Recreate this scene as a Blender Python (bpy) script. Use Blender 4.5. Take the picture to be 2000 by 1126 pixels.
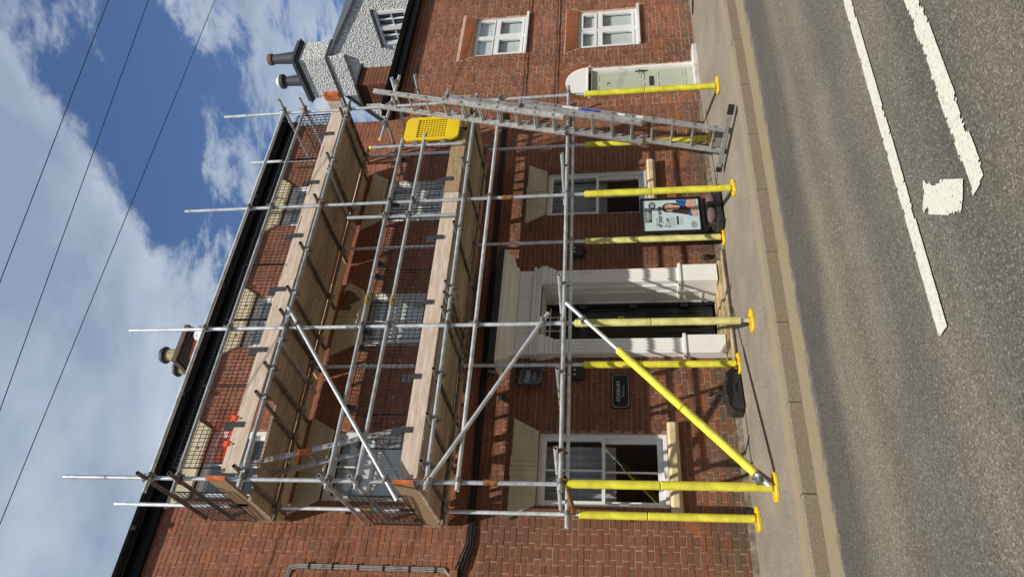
import bpy, math, random
from mathutils import Vector, Matrix
R = random.Random(7)
rad = math.radians
for o in list(bpy.data.objects):
    bpy.data.objects.remove(o)
S = bpy.context.scene
COL = S.collection

# ---------------------------------------------------------------- camera, sky, sun, exposure
cam_d = bpy.data.cameras.new('camera')
cam = bpy.data.objects.new('camera', cam_d); COL.objects.link(cam)
f_, yaw, pitch, roll = 1438.17, rad(36.0131), rad(8.8742), rad(-1.37)
cy, sy, cp, sp, cr, sr = math.cos(yaw), math.sin(yaw), math.cos(pitch), math.sin(pitch), math.cos(roll), math.sin(roll)
r0 = Vector((cy, -sy, 0)); fw0 = Vector((sy, cy, 0)); u0 = Vector((0, 0, 1))
fw = fw0*cp + u0*sp; uu = u0*cp - fw0*sp
r2 = r0*cr + uu*sr; u2 = uu*cr - r0*sr
m = Matrix((-u2, r2, -fw)).transposed().to_4x4()      # the phone was held on its side
m.translation = Vector((0, -8.8, 1.386))
cam.matrix_world = m
cam_d.sensor_width = 36; cam_d.lens = 36*f_/2000; cam_d.clip_start = .05; cam_d.clip_end = 2000
S.camera = cam

SUN_EL, SUN_AZ = rad(57), rad(60)       # azimuth of the direction the shadows run, measured from +X
W = bpy.data.worlds.new('World'); S.world = W; W.use_nodes = True
nt = W.node_tree; N = nt.nodes; L = nt.links; N.clear()
sky = N.new('ShaderNodeTexSky'); sky.sky_type = 'NISHITA'; sky.sun_disc = False
sky.sun_elevation = SUN_EL
sx, syy = -math.cos(SUN_AZ), -math.sin(SUN_AZ)          # horizontal direction towards the sun
sky.sun_rotation = math.atan2(sx, syy)
sky.air_density = 1.0; sky.dust_density = .6; sky.ozone_density = 2.0
tc = N.new('ShaderNodeTexCoord'); sep = N.new('ShaderNodeSeparateXYZ'); L.new(tc.outputs['Generated'], sep.inputs[0])
def mth(op, a, b=None, c=None, clamp=False):
    n = N.new('ShaderNodeMath'); n.operation = op; n.use_clamp = clamp
    for i, v in enumerate((a, b, c)):
        if v is None: continue
        if isinstance(v, (int, float)): n.inputs[i].default_value = v
        else: L.new(v, n.inputs[i])
    return n.outputs[0]
zz = mth('MAXIMUM', sep.outputs[2], .06)
px = mth('DIVIDE', sep.outputs[0], zz); py = mth('DIVIDE', sep.outputs[1], zz)
cmb = N.new('ShaderNodeCombineXYZ'); L.new(px, cmb.inputs[0]); L.new(py, cmb.inputs[1]); cmb.inputs[2].default_value = 3.1
def noise(scale, detail, rough, vec, dist=0):
    n = N.new('ShaderNodeTexNoise'); n.inputs['Scale'].default_value = scale; n.inputs['Detail'].default_value = detail
    n.inputs['Roughness'].default_value = rough; n.inputs['Distortion'].default_value = dist
    L.new(vec, n.inputs['Vector']); return n.outputs[0]
n1 = noise(2.6, 10, .62, cmb.outputs[0], .35)
n2 = noise(1.1, 6, .55, cmb.outputs[0], .2)
rp = N.new('ShaderNodeValToRGB'); L.new(mth('DIVIDE', px, 4.0), rp.inputs[0])
e = rp.color_ramp.elements; e[0].position = .17; e[0].color = (1, 1, 1, 1); e[1].position = .275; e[1].color = (.46, .46, .46, 1)
for p_, v_ in ((.215, .80), (.245, .53), (.33, .47), (.40, .56), (.48, .62), (.7, .6)):
    q = e.new(p_); q.color = (v_, v_, v_, 1)
n3 = noise(7.5, 8, .65, cmb.outputs[0], .5)
back = N.new('ShaderNodeMapRange'); L.new(py, back.inputs[0]); back.inputs[1].default_value = .3; back.inputs[2].default_value = -.6; back.inputs[4].default_value = .16
cov = mth('ADD', mth('ADD', mth('MULTIPLY', n1, .80), mth('MULTIPLY', n3, .28)), mth('ADD', back.outputs[0], mth('MULTIPLY', mth('SUBTRACT', rp.outputs[0], .5), .62)))
mask = N.new('ShaderNodeMapRange'); mask.interpolation_type = 'SMOOTHSTEP'
L.new(cov, mask.inputs[0]); mask.inputs[1].default_value = .52; mask.inputs[2].default_value = .66; mask.inputs[4].default_value = .95
shade = N.new('ShaderNodeMapRange'); L.new(mth('ADD', mth('MULTIPLY', n2, .85), mth('ADD', mth('MULTIPLY', n1, .25), mth('MULTIPLY', mask.outputs[0], .14))), shade.inputs[0])
shade.inputs[1].default_value = .50; shade.inputs[2].default_value = .76
cc = N.new('ShaderNodeMixRGB'); L.new(shade.outputs[0], cc.inputs[0])
cc.inputs[1].default_value = (7.4, 8.1, 8.9, 1); cc.inputs[2].default_value = (3.0, 3.9, 5.3, 1)
tint = N.new('ShaderNodeMixRGB'); tint.blend_type = 'MULTIPLY'; tint.inputs[0].default_value = 1
L.new(sky.outputs[0], tint.inputs[1]); tint.inputs[2].default_value = (.86, 1.0, 1.22, 1)
mx = N.new('ShaderNodeMixRGB'); L.new(mask.outputs[0], mx.inputs[0]); L.new(tint.outputs[0], mx.inputs[1]); L.new(cc.outputs[0], mx.inputs[2])
bg = N.new('ShaderNodeBackground'); bg.inputs[1].default_value = .095
ow = N.new('ShaderNodeOutputWorld'); L.new(mx.outputs[0], bg.inputs[0]); L.new(bg.outputs[0], ow.inputs[0])

sd = bpy.data.lights.new('sun', 'SUN'); sd.energy = 5.0; sd.angle = rad(.5); sd.color = (1, .94, .84)
so = bpy.data.objects.new('sun', sd); COL.objects.link(so)
dirv = Vector((math.cos(SUN_AZ)*math.cos(SUN_EL), math.sin(SUN_AZ)*math.cos(SUN_EL), -math.sin(SUN_EL)))
so.rotation_euler = dirv.to_track_quat('-Z', 'Y').to_euler(); so.location = (-6, -14, 18)
S.view_settings.view_transform = 'Standard'; S.view_settings.look = 'None'
S.view_settings.exposure = 0.0; S.view_settings.gamma = 1; S.view_settings.use_curve_mapping = False
S.render.engine = 'CYCLES'

# ---------------------------------------------------------------- helpers
class MB:
    def __init__(s): s.v = []; s.f = []; s.c = []
    def add(s, vs, fs, col=None):
        b = len(s.v); s.v += [tuple(p) for p in vs]; s.f += [tuple(i+b for i in q) for q in fs]; s.c += [col or (1, 1, 1)]*len(fs)
        return s
    def box(s, x0, x1, y0, y1, z0, z1, col=None, M=None):
        vs = [(x0, y0, z0), (x1, y0, z0), (x1, y1, z0), (x0, y1, z0), (x0, y0, z1), (x1, y0, z1), (x1, y1, z1), (x0, y1, z1)]
        if M is not None: vs = [M @ Vector(p) for p in vs]
        return s.add(vs, [(0, 3, 2, 1), (4, 5, 6, 7), (0, 1, 5, 4), (1, 2, 6, 5), (2, 3, 7, 6), (3, 0, 4, 7)], col)
    def prism(s, poly, y0, y1, M=None, col=None):         # polygon in (x,z), extruded along y
        n = len(poly); vs = [(p[0], y0, p[1]) for p in poly]+[(p[0], y1, p[1]) for p in poly]
        if M is not None: vs = [M @ Vector(p) for p in vs]
        fs = [tuple(range(n)), tuple(range(2*n-1, n-1, -1))]+[(i, i+n, (i+1) % n+n, (i+1) % n) for i in range(n)]
        return s.add(vs, fs, col)
    def tube(s, p, q, r, n=10, rq=None, hollow=False, caps=True, col=None):
        p = Vector(p); q = Vector(q); d = (q-p); d.normalize()
        a = d.orthogonal().normalized(); b = d.cross(a); rq = r if rq is None else rq
        ring = lambda c, rr: [c+a*rr*math.cos(2*math.pi*i/n)+b*rr*math.sin(2*math.pi*i/n) for i in range(n)]
        if not hollow:
            vs = ring(p, r)+ring(q, rq); fs = [(i, (i+1) % n, n+(i+1) % n, n+i) for i in range(n)]
            if caps: fs += [tuple(range(n-1, -1, -1)), tuple(range(n, 2*n))]
            return s.add(vs, fs, col)
        ri = r*.82; D = min(.12, (q-p).length*.3)
        vs = ring(p, r)+ring(q, r)+ring(p, ri)+ring(q, ri)+ring(p+d*D, ri)+ring(q-d*D, ri)
        fs = []
        for i in range(n):
            j = (i+1) % n
            fs += [(i, j, n+j, n+i), (j, i, 2*n+i, 2*n+j), (n+i, n+j, 3*n+j, 3*n+i), (2*n+j, 2*n+i, 4*n+i, 4*n+j), (3*n+i, 3*n+j, 5*n+j, 5*n+i)]
        fs += [tuple(range(4*n, 5*n)), tuple(range(6*n-1, 5*n-1, -1))]
        return s.add(vs, fs, col)
    def poly(s, pts, r, n=6):
        for a, b in zip(pts, pts[1:]): s.tube(a, b, r, n)
        return s
    def lathe(s, prof, c, n=16, M=None, cap=True):            # prof: (r,z)
        vs = []
        for r, z in prof:
            for i in range(n):
                t = 2*math.pi*i/n; p = Vector((r*math.cos(t), r*math.sin(t), z))
                if M is not None: p = M @ p
                vs.append(Vector(c)+p)
        fs = []
        for k in range(len(prof)-1):
            for i in range(n):
                j = (i+1) % n; fs.append((k*n+i, k*n+j, (k+1)*n+j, (k+1)*n+i))
        if cap: fs += [tuple(range(n-1, -1, -1)), tuple(range((len(prof)-1)*n, len(prof)*n))]
        return s.add(vs, fs)
    def mesh(s, name, mat, smooth=True, off=(0, 0, 0), colour=False):
        me = bpy.data.meshes.new(name); o = Vector(off)
        me.from_pydata([Vector(p)-o for p in s.v], [], s.f)
        if mat: me.materials.append(mat)
        if colour:
            at = me.attributes.new('tone', 'FLOAT_COLOR', 'CORNER'); d = []
            for q, c in zip(s.f, s.c): d += [c[0], c[1], c[2], 1.0]*len(q)
            at.data.foreach_set('color', d)
        if smooth:
            me.shade_smooth(); me.set_sharp_from_angle(angle=rad(38))
        me.update(); return me

def ploc(o):
    v = Vector((0, 0, 0))
    while o: v += o.location; o = o.parent
    return v
def link(name, me, parent=None, kind=None, label=None):
    o = bpy.data.objects.new(name, me); COL.objects.link(o)
    if parent: o.parent = parent
    if kind: o['kind'] = kind
    if label: o['label'] = label
    return o
def part(mb, name, mat, parent=None, smooth=True, kind=None, colour=False, label=None, bevel=0):
    """one mesh object; vertices are given in world coordinates, origin at the middle of the shape"""
    lo = [min(p[i] for p in mb.v) for i in range(3)]; hi = [max(p[i] for p in mb.v) for i in range(3)]
    c = Vector([(a+b)/2 for a, b in zip(lo, hi)])
    o = link(name, mb.mesh(name, mat, smooth, c, colour), parent, kind, label)
    o.location = c-(ploc(parent) if parent else Vector((0, 0, 0)))
    if bevel:
        b = o.modifiers.new('bevel', 'BEVEL'); b.width = bevel; b.segments = 2; b.limit_method = 'ANGLE'
    return o
def thing(name, label, cat, loc=(0, 0, 0), group=None):
    o = bpy.data.objects.new(name, None); COL.objects.link(o); o.location = loc; o.empty_display_size = .1
    o['label'] = label; o['category'] = cat
    if group: o['group'] = group
    return o
def tag(o, label, cat, group=None):
    o['label'] = label; o['category'] = cat
    if group: o['group'] = group
    return o
def inst(name, me, parent, loc, rot=None):
    o = bpy.data.objects.new(name, me); COL.objects.link(o); o.parent = parent
    o.location = Vector(loc)-ploc(parent)
    if rot is not None:
        o.rotation_mode = 'QUATERNION'; o.rotation_quaternion = rot
    return o

# ---------------------------------------------------------------- materials
def mat(name, col, rough=.6, metal=0, nscale=0, nvar=.0, bump=0, bscale=None, col2=None, stretch=None, spec=.5, attr=None, rand=False, dirt=0, tr=None):
    M = bpy.data.materials.new(name); M.use_nodes = True; nt = M.node_tree; N = nt.nodes; L = nt.links
    P = N['Principled BSDF']; P.inputs['Roughness'].default_value = rough; P.inputs['Metallic'].default_value = metal
    P.inputs['Specular IOR Level'].default_value = spec; P.inputs['Base Color'].default_value = (*col, 1)
    tc = N.new('ShaderNodeTexCoord'); vec = tc.outputs['Object']
    if stretch:
        mp = N.new('ShaderNodeMapping'); mp.inputs['Scale'].default_value = stretch; L.new(vec, mp.inputs[0]); vec = mp.outputs[0]
    cur = None
    if attr:
        a = N.new('ShaderNodeAttribute'); a.attribute_name = attr; cur = a.outputs['Color']
    if nscale:
        n = N.new('ShaderNodeTexNoise'); n.inputs['Scale'].default_value = nscale; n.inputs['Detail'].default_value = 7; n.inputs['Roughness'].default_value = .62
        L.new(vec, n.inputs['Vector'])
        r = N.new('ShaderNodeValToRGB'); L.new(n.outputs[0], r.inputs[0])
        c2 = col2 or tuple(c*(1-nvar) for c in col); c1 = col if col2 else tuple(min(1, c*(1+nvar)) for c in col)
        if attr: c1, c2 = (1+nvar,)*3, (1-nvar,)*3
        r.color_ramp.elements[0].position = .32; r.color_ramp.elements[1].position = .68
        r.color_ramp.elements[0].color = (*c2, 1); r.color_ramp.elements[1].color = (*c1, 1)
        if cur is not None:
            m_ = N.new('ShaderNodeMixRGB'); m_.blend_type = 'MULTIPLY'; m_.inputs[0].default_value = 1; L.new(cur, m_.inputs[1]); L.new(r.outputs[0], m_.inputs[2]); cur = m_.outputs[0]
        else: cur = r.outputs[0]
    if dirt:
        n = N.new('ShaderNodeTexNoise'); n.inputs['Scale'].default_value = dirt; n.inputs['Detail'].default_value = 8; n.inputs['Roughness'].default_value = .7; L.new(vec, n.inputs['Vector'])
        r = N.new('ShaderNodeValToRGB'); L.new(n.outputs[0], r.inputs[0]); r.color_ramp.elements[0].position = .38; r.color_ramp.elements[1].position = .6
        r.color_ramp.elements[0].color = (.62, .58, .52, 1); r.color_ramp.elements[1].color = (1, 1, 1, 1)
        m_ = N.new('ShaderNodeMixRGB'); m_.blend_type = 'MULTIPLY'; m_.inputs[0].default_value = .7
        if cur is None: m_.inputs[1].default_value = (*col, 1)
        else: L.new(cur, m_.inputs[1])
        L.new(r.outputs[0], m_.inputs[2]); cur = m_.outputs[0]
    if rand:
        oi = N.new('ShaderNodeObjectInfo'); mr = N.new('ShaderNodeMapRange'); L.new(oi.outputs['Random'], mr.inputs[0]); mr.inputs[3].default_value = .72; mr.inputs[4].default_value = 1.25
        m_ = N.new('ShaderNodeMixRGB'); m_.blend_type = 'MULTIPLY'; m_.inputs[0].default_value = 1
        if cur is None: m_.inputs[1].default_value = (*col, 1)
        else: L.new(cur, m_.inputs[1])
        L.new(mr.outputs[0], m_.inputs[2]); cur = m_.outputs[0]
    if cur is not None: L.new(cur, P.inputs['Base Color'])
    if bump:
        n = N.new('ShaderNodeTexNoise'); n.inputs['Scale'].default_value = bscale or nscale or 30; n.inputs['Detail'].default_value = 6; L.new(vec, n.inputs['Vector'])
        b = N.new('ShaderNodeBump'); b.inputs['Strength'].default_value = bump; b.inputs['Distance'].default_value = .01; L.new(n.outputs[0], b.inputs['Height']); L.new(b.outputs[0], P.inputs['Normal'])
    return M
M = {}
M['brick'] = mat('brick', (.25, .09, .05), .88, attr='tone', nscale=34, nvar=.22, bump=.5, bscale=90, spec=.25)
def weather(m_, lo=.66, s1=.9):
    nt = m_.node_tree; N = nt.nodes; L = nt.links; P = N['Principled BSDF']; src = P.inputs['Base Color'].links[0].from_socket
    g = N.new('ShaderNodeNewGeometry'); mp = N.new('ShaderNodeMapping'); mp.inputs['Scale'].default_value = (1, 1, .35); L.new(g.outputs['Position'], mp.inputs[0])
    n = N.new('ShaderNodeTexNoise'); n.inputs['Scale'].default_value = s1; n.inputs['Detail'].default_value = 9; n.inputs['Roughness'].default_value = .68; L.new(mp.outputs[0], n.inputs['Vector'])
    r = N.new('ShaderNodeValToRGB'); L.new(n.outputs[0], r.inputs[0]); r.color_ramp.elements[0].position = .34; r.color_ramp.elements[1].position = .58
    r.color_ramp.elements[0].color = (lo, lo*1.02, lo*1.03, 1); r.color_ramp.elements[1].color = (1, 1, 1, 1)
    x = N.new('ShaderNodeMixRGB'); x.blend_type = 'MULTIPLY'; x.inputs[0].default_value = 1; L.new(src, x.inputs[1]); L.new(r.outputs[0], x.inputs[2]); L.new(x.outputs[0], P.inputs['Base Color'])
weather(M['brick'])
M['mortar'] = mat('mortar', (.42, .275, .20), .95, nscale=14, nvar=.2, bump=.4, bscale=80, spec=.1)
weather(M['mortar'], .6)
M['cream'] = mat('cream_paint', (.62, .54, .37), .6, nscale=6, nvar=.06, bump=.12, bscale=25, dirt=2.2)
M['sillp'] = mat('cream_sill', (.66, .54, .32), .6, nscale=8, nvar=.07, dirt=5)
M['upvc'] = mat('white_upvc', (.74, .75, .76), .35, nscale=3, nvar=.03)
M['wpaint'] = mat('white_gloss', (.80, .80, .78), .42, nscale=5, nvar=.04, bump=.05, bscale=14)
M['black'] = mat('black_gloss', (.012, .012, .014), .32, nscale=6, nvar=.3)
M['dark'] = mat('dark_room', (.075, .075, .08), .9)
M['gutterm'] = mat('gutter_black', (.007, .008, .011), .6, nscale=7, nvar=.35, spec=.2)
M['lead'] = mat('lead', (.05, .055, .06), .7, nscale=9, nvar=.3, bump=.2)
M['galv'] = mat('galvanised', (.66, .71, .75), .40, .45, nscale=9, nvar=.14, dirt=5, rand=True, bump=.08, bscale=60)
M['galvold'] = mat('galvanised_old', (.22, .20, .18), .6, .5, nscale=11, nvar=.3, dirt=6, rand=True, bump=.15, bscale=60)
M['coup'] = mat('coupler_steel', (.30, .30, .29), .5, .75, nscale=30, nvar=.35, rand=True, bump=.2, bscale=90)
M['rust'] = mat('rusty_steel', (.26, .12, .05), .75, .25, nscale=40, nvar=.4, bump=.3)
M['foam'] = mat('yellow_foam', (.78, .74, .06), .62, nscale=4, nvar=.06, bump=.12, bscale=14, dirt=6)
M['foampale'] = mat('faded_foam', (.72, .70, .26), .7, nscale=5, nvar=.09, bump=.12, bscale=14, dirt=6)
M['yplas'] = mat('yellow_plastic', (.80, .54, .015), .45, nscale=9, nvar=.08, dirt=14)
M['gate'] = mat('gate_plastic', (.82, .60, .01), .35, nscale=6, nvar=.04)
M['toeb'] = mat('bleached_board', (.68, .56, .46), .75, nscale=7, nvar=.13, stretch=(1, 6, 9), bump=.2, bscale=20, dirt=3)
M['toebold'] = mat('old_board', (.40, .28, .16), .8, nscale=6, nvar=.22, stretch=(1, 8, 9), bump=.25, bscale=20, dirt=4)
M['deck'] = mat('deck_board', (.46, .37, .275), .85, nscale=5, nvar=.25, stretch=(.6, 9, 9), bump=.3, bscale=16, rand=True, dirt=3)
M['fresh'] = mat('fresh_timber', (.62, .48, .31), .75, nscale=5, nvar=.15, stretch=(.6, 9, 9), rand=True)
M['orange'] = mat('orange_paint', (.62, .16, .04), .6, nscale=14, nvar=.2, dirt=9)
M['oplas'] = mat('orange_plastic', (.85, .10, .02), .5)
M['mesh'] = mat('black_wire', (.012, .012, .014), .5)
M['plate'] = mat('plate_grey', (.045, .047, .055), .45, nscale=12, nvar=.3)
M['alu'] = mat('aluminium', (.50, .51, .52), .42, .55, nscale=16, nvar=.16, dirt=10, bump=.08, bscale=50)
M['alupaint'] = mat('paint_splashed_aluminium', (.58, .58, .57), .5, .4, nscale=16, nvar=.28, dirt=12)
M['rubber'] = mat('black_rubber', (.018, .018, .018), .6, nscale=20, nvar=.3)
M['blplas'] = mat('black_plastic', (.028, .03, .033), .38, nscale=10, nvar=.25, bump=.1, bscale=30)
M['signb'] = mat('sign_black', (.014, .016, .024), .35)
M['letter'] = mat('sign_letter', (.74, .72, .70), .5)
M['sage'] = mat('sage_paint', (.46, .50, .40), .45, nscale=4, nvar=.03)
M['stone'] = mat('sandstone', (.42, .33, .19), .9, nscale=9, nvar=.3, bump=.6, bscale=30, dirt=4)
M['concstep'] = mat('white_step', (.62, .60, .58), .7, nscale=7, nvar=.15, dirt=5)
M['curtain'] = mat('grey_curtain', (.50, .52, .56), .9, nscale=6, nvar=.08)
M['blind'] = mat('blind_white', (.80, .81, .82), .8, nscale=4, nvar=.05)
M['slate'] = mat('slate', (.05, .055, .065), .7, nscale=5, nvar=.3, rand=True)
M['pot'] = mat('buff_clay', (.46, .37, .21), .8, nscale=20, nvar=.2, dirt=16)
M['potdark'] = mat('dark_clay', (.045, .048, .055), .6, nscale=10, nvar=.3)
M['potred'] = mat('red_clay', (.17, .07, .05), .8, nscale=12, nvar=.2)
M['white'] = mat('white_plastic', (.75, .76, .77), .4)
M['sandbag'] = mat('sandbag_cloth', (.13, .085, .085), .95, nscale=30, nvar=.25, bump=.3, bscale=60)
M['cable'] = mat('cable_black', (.012, .012, .012), .6)
M['cablegrey'] = mat('cable_grey', (.26, .26, .25), .6, nscale=20, nvar=.2)
M['paper'] = mat('poster_paper', (.50, .62, .63), .4, nscale=2, nvar=.05)
M['pdark'] = mat('poster_dark', (.05, .06, .07), .5)
M['pgrey'] = mat('poster_grey', (.28, .34, .36), .5)
M['skin'] = mat('poster_skin', (.60, .36, .26), .5, nscale=9, nvar=.06)
M['hair'] = mat('poster_hair', (.035, .022, .018), .5, nscale=14, nvar=.4)
M['blue'] = mat('poster_blue', (.02, .10, .36), .5, nscale=11, nvar=.25)
M['bluedk'] = mat('poster_navy', (.012, .05, .2), .5)
M['lip'] = mat('poster_lip', (.45, .10, .09), .5)
M['stickerblue'] = mat('sticker_blue', (.03, .07, .42), .4)
M['ylabel'] = mat('yellow_label', (.72, .66, .05), .5)

def glass(name, tint=(.9, .95, 1.0), boost=.0):
    m_ = bpy.data.materials.new(name); m_.use_nodes = True; nt = m_.node_tree; N = nt.nodes; L = nt.links; N.clear()
    t = N.new('ShaderNodeBsdfTransparent'); t.inputs[0].default_value = (.93, .95, .95, 1)
    g = N.new('ShaderNodeBsdfGlossy'); g.inputs['Roughness'].default_value = .015; g.inputs[0].default_value = (*tint, 1)
    fr = N.new('ShaderNodeLayerWeight'); fr.inputs[0].default_value = .5
    tcn = N.new('ShaderNodeTexCoord'); no = N.new('ShaderNodeTexNoise'); no.inputs['Scale'].default_value = 2.2; L.new(tcn.outputs['Object'], no.inputs['Vector'])
    b = N.new('ShaderNodeBump'); b.inputs['Strength'].default_value = .02; b.inputs['Distance'].default_value = .03; L.new(no.outputs[0], b.inputs['Height']); L.new(b.outputs[0], g.inputs['Normal'])
    pw = N.new('ShaderNodeMath'); pw.operation = 'POWER'; L.new(fr.outputs['Facing'], pw.inputs[0]); pw.inputs[1].default_value = 4.0
    ad = N.new('ShaderNodeMath'); ad.operation = 'MULTIPLY_ADD'; L.new(pw.outputs[0], ad.inputs[0]); ad.inputs[1].default_value = .93; ad.inputs[2].default_value = .055; ad.use_clamp = True
    x = N.new('ShaderNodeMixShader'); L.new(ad.outputs[0], x.inputs[0]); L.new(t.outputs[0], x.inputs[1]); L.new(g.outputs[0], x.inputs[2])
    o = N.new('ShaderNodeOutputMaterial'); L.new(x.outputs[0], o.inputs[0]); return m_
M['glass'] = glass('window_glass')
M['glass_dark'] = mat('far_glass', (.02, .025, .03), .08)
M['brick_plain'] = mat('far_brick', (.22, .10, .065), .9, nscale=8, nvar=.25)

def ground_mat(name, base, c2, speck, sscale, bands=None, crack=0, sand=None, rough=.92, bump=.6, wear=None):
    m_ = bpy.data.materials.new(name); m_.use_nodes = True; nt = m_.node_tree; N = nt.nodes; L = nt.links
    P = N['Principled BSDF']; P.inputs['Roughness'].default_value = rough; P.inputs['Specular IOR Level'].default_value = .3
    tc = N.new('ShaderNodeTexCoord'); vec = tc.outputs['Object']
    def nz(sc, det=6, ro=.6, st=None):
        v = vec
        if st:
            mp = N.new('ShaderNodeMapping'); mp.inputs['Scale'].default_value = st; L.new(vec, mp.inputs[0]); v = mp.outputs[0]
        n = N.new('ShaderNodeTexNoise'); n.inputs['Scale'].default_value = sc; n.inputs['Detail'].default_value = det; n.inputs['Roughness'].default_value = ro; L.new(v, n.inputs['Vector']); return n.outputs[0]
    def ramp(v, p0, c0, p1, c1):
        r = N.new('ShaderNodeValToRGB'); L.new(v, r.inputs[0]); r.color_ramp.elements[0].position = p0; r.color_ramp.elements[1].position = p1
        r.color_ramp.elements[0].color = (*c0, 1); r.color_ramp.elements[1].color = (*c1, 1); return r.outputs[0]
    def mix(f, a, b, bt='MIX'):
        x = N.new('ShaderNodeMixRGB'); x.blend_type = bt
        for i, q in enumerate((f, a, b)):
            if isinstance(q, (int, float)): x.inputs[i].default_value = q
            elif isinstance(q, tuple): x.inputs[i].default_value = (*q, 1)
            else: L.new(q, x.inputs[i])
        return x.outputs[0]
    col = ramp(nz(1.1, 5, .6), .35, base, .68, c2)
    if bands: col = mix(ramp(nz(1.0, 3, .5, bands), .40, (0, 0, 0), .62, (.75,)*3), col, tuple(c*.58 for c in base))
    vo = N.new('ShaderNodeTexVoronoi'); vo.inputs['Scale'].default_value = sscale; L.new(vec, vo.inputs['Vector'])
    cell = N.new('ShaderNodeSeparateColor'); L.new(vo.outputs['Color'], cell.inputs[0])
    col = mix(ramp(cell.outputs[0], .0, (.55,)*3, 1.0, (1.0,)*3), tuple((0, 0, 0)), col) if False else mix(1.0, col, ramp(cell.outputs[0], .05, (.62, .62, .62), .95, (1.35, 1.33, 1.28)), 'MULTIPLY')
    col = mix(ramp(cell.outputs[1], .90, (0, 0, 0), .96, (.7,)*3), col, speck)
    col = mix(ramp(nz(120, 3, .7), .38, (.45,)*3, .52, (0, 0, 0)), col, tuple(c*.35 for c in base))
    if wear:       # lengthwise bands worn by traffic, measured from the kerb line
        sp2 = N.new('ShaderNodeSeparateXYZ'); L.new(vec, sp2.inputs[0])
        def m2(op, a, b):
            n = N.new('ShaderNodeMath'); n.operation = op
            for i, q in enumerate((a, b)):
                if isinstance(q, (int, float)): n.inputs[i].default_value = q
                else: L.new(q, n.inputs[i])
            return n.outputs[0]
        d = m2('SUBTRACT', m2('ADD', m2('MULTIPLY', sp2.outputs[0], KB), KA), sp2.outputs[1])
        d = m2('ADD', d, m2('MULTIPLY', m2('SUBTRACT', nz(1.3, 6, .65, (.35, 1, 1)), .5), .9))
        r = N.new('ShaderNodeValToRGB'); L.new(m2('DIVIDE', d, 6.0), r.inputs[0]); e = r.color_ramp.elements; e[0].position = 0; e[0].color = (1, 1, 1, 1); e[1].position = 1; e[1].color = (.9, .9, .9, 1)
        for p_, c_ in wear: q = e.new(p_/6.0); q.color = (*c_, 1)
        col = mix(1.0, col, r.outputs[0], 'MULTIPLY')
        v2 = N.new('ShaderNodeTexVoronoi'); v2.inputs['Scale'].default_value = 5; v2.inputs['Randomness'].default_value = 1; L.new(vec, v2.inputs['Vector'])
        col = mix(ramp(m2('ADD', v2.outputs['Distance'], m2('MULTIPLY', nz(30, 4, .7), .12)), .09, (.75,)*3, .13, (0, 0, 0)), col, (.05, .048, .045))
    if sand:       # sandy grit that has gathered along one line y = a + b*x
        sp_ = N.new('ShaderNodeSeparateXYZ'); L.new(vec, sp_.inputs[0])
        def mt(op, a, b):
            n = N.new('ShaderNodeMath'); n.operation = op
            for i, q in enumerate((a, b)):
                if isinstance(q, (int, float)): n.inputs[i].default_value = q
                else: L.new(q, n.inputs[i])
            return n.outputs[0]
        dist = mt('SUBTRACT', mt('SUBTRACT', sp_.outputs[1], mt('MULTIPLY', sp_.outputs[0], sand[1])), sand[0])
        dist = mt('ADD', mt('ABSOLUTE', dist, 0), mt('MULTIPLY', mt('SUBTRACT', nz(7, 6, .7), .5), sand[3]))
        mr = N.new('ShaderNodeMapRange'); mr.interpolation_type = 'SMOOTHSTEP'; L.new(dist, mr.inputs[0]); mr.inputs[1].default_value = sand[2]*.45; mr.inputs[2].default_value = sand[2]; mr.inputs[3].default_value = .85; mr.inputs[4].default_value = 0
        col = mix(mr.outputs[0], col, mix(ramp(nz(60, 5, .7), .35, (0,)*3, .65, (1,)*3), (.34, .27, .17), (.23, .19, .125)))
    L.new(col, P.inputs['Base Color'])
    b = N.new('ShaderNodeBump'); b.inputs['Strength'].default_value = bump; b.inputs['Distance'].default_value = .006
    h = N.new('ShaderNodeMath'); h.operation = 'ADD'; L.new(vo.outputs['Distance'], h.inputs[0]); L.new(nz(90, 4, .7), h.inputs[1]); L.new(h.outputs[0], b.inputs['Height']); L.new(b.outputs[0], P.inputs['Normal'])
    return m_
KA, KB = -2.27, -.040                 # kerb arris line y = KA + KB*x
M['road'] = ground_mat('asphalt_road', (.165, .152, .125), (.115, .112, .106), (.34, .32, .28), 120, bands=(.05, 1.5, 1), sand=(KA-.20, KB, .34, .50), wear=[(.3, (1.25, 1.25, 1.22)), (.6, (.70, .70, .72)), (1.15, (.78, .78, .79)), (1.5, (1.30, 1.26, 1.16)), (2.2, (1.26, 1.22, 1.13)), (2.6, (.84, .85, .88)), (2.9, (.9, .9, .92)), (3.2, (1.22, 1.18, 1.1)), (3.7, (.92, .92, .92)), (4.3, (1.1, 1.07, 1.0)), (5, (.9, .9, .9))])
M['pave'] = ground_mat('asphalt_pavement', (.285, .250, .200), (.195, .172, .140), (.42, .38, .32), 160, sand=(KA+.14, KB, .26, .42), bump=.35)
M['kerbm'] = ground_mat('kerb_concrete', (.275, .232, .168), (.235, .198, .148), (.30, .26, .19), 260, bump=.2)

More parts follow.
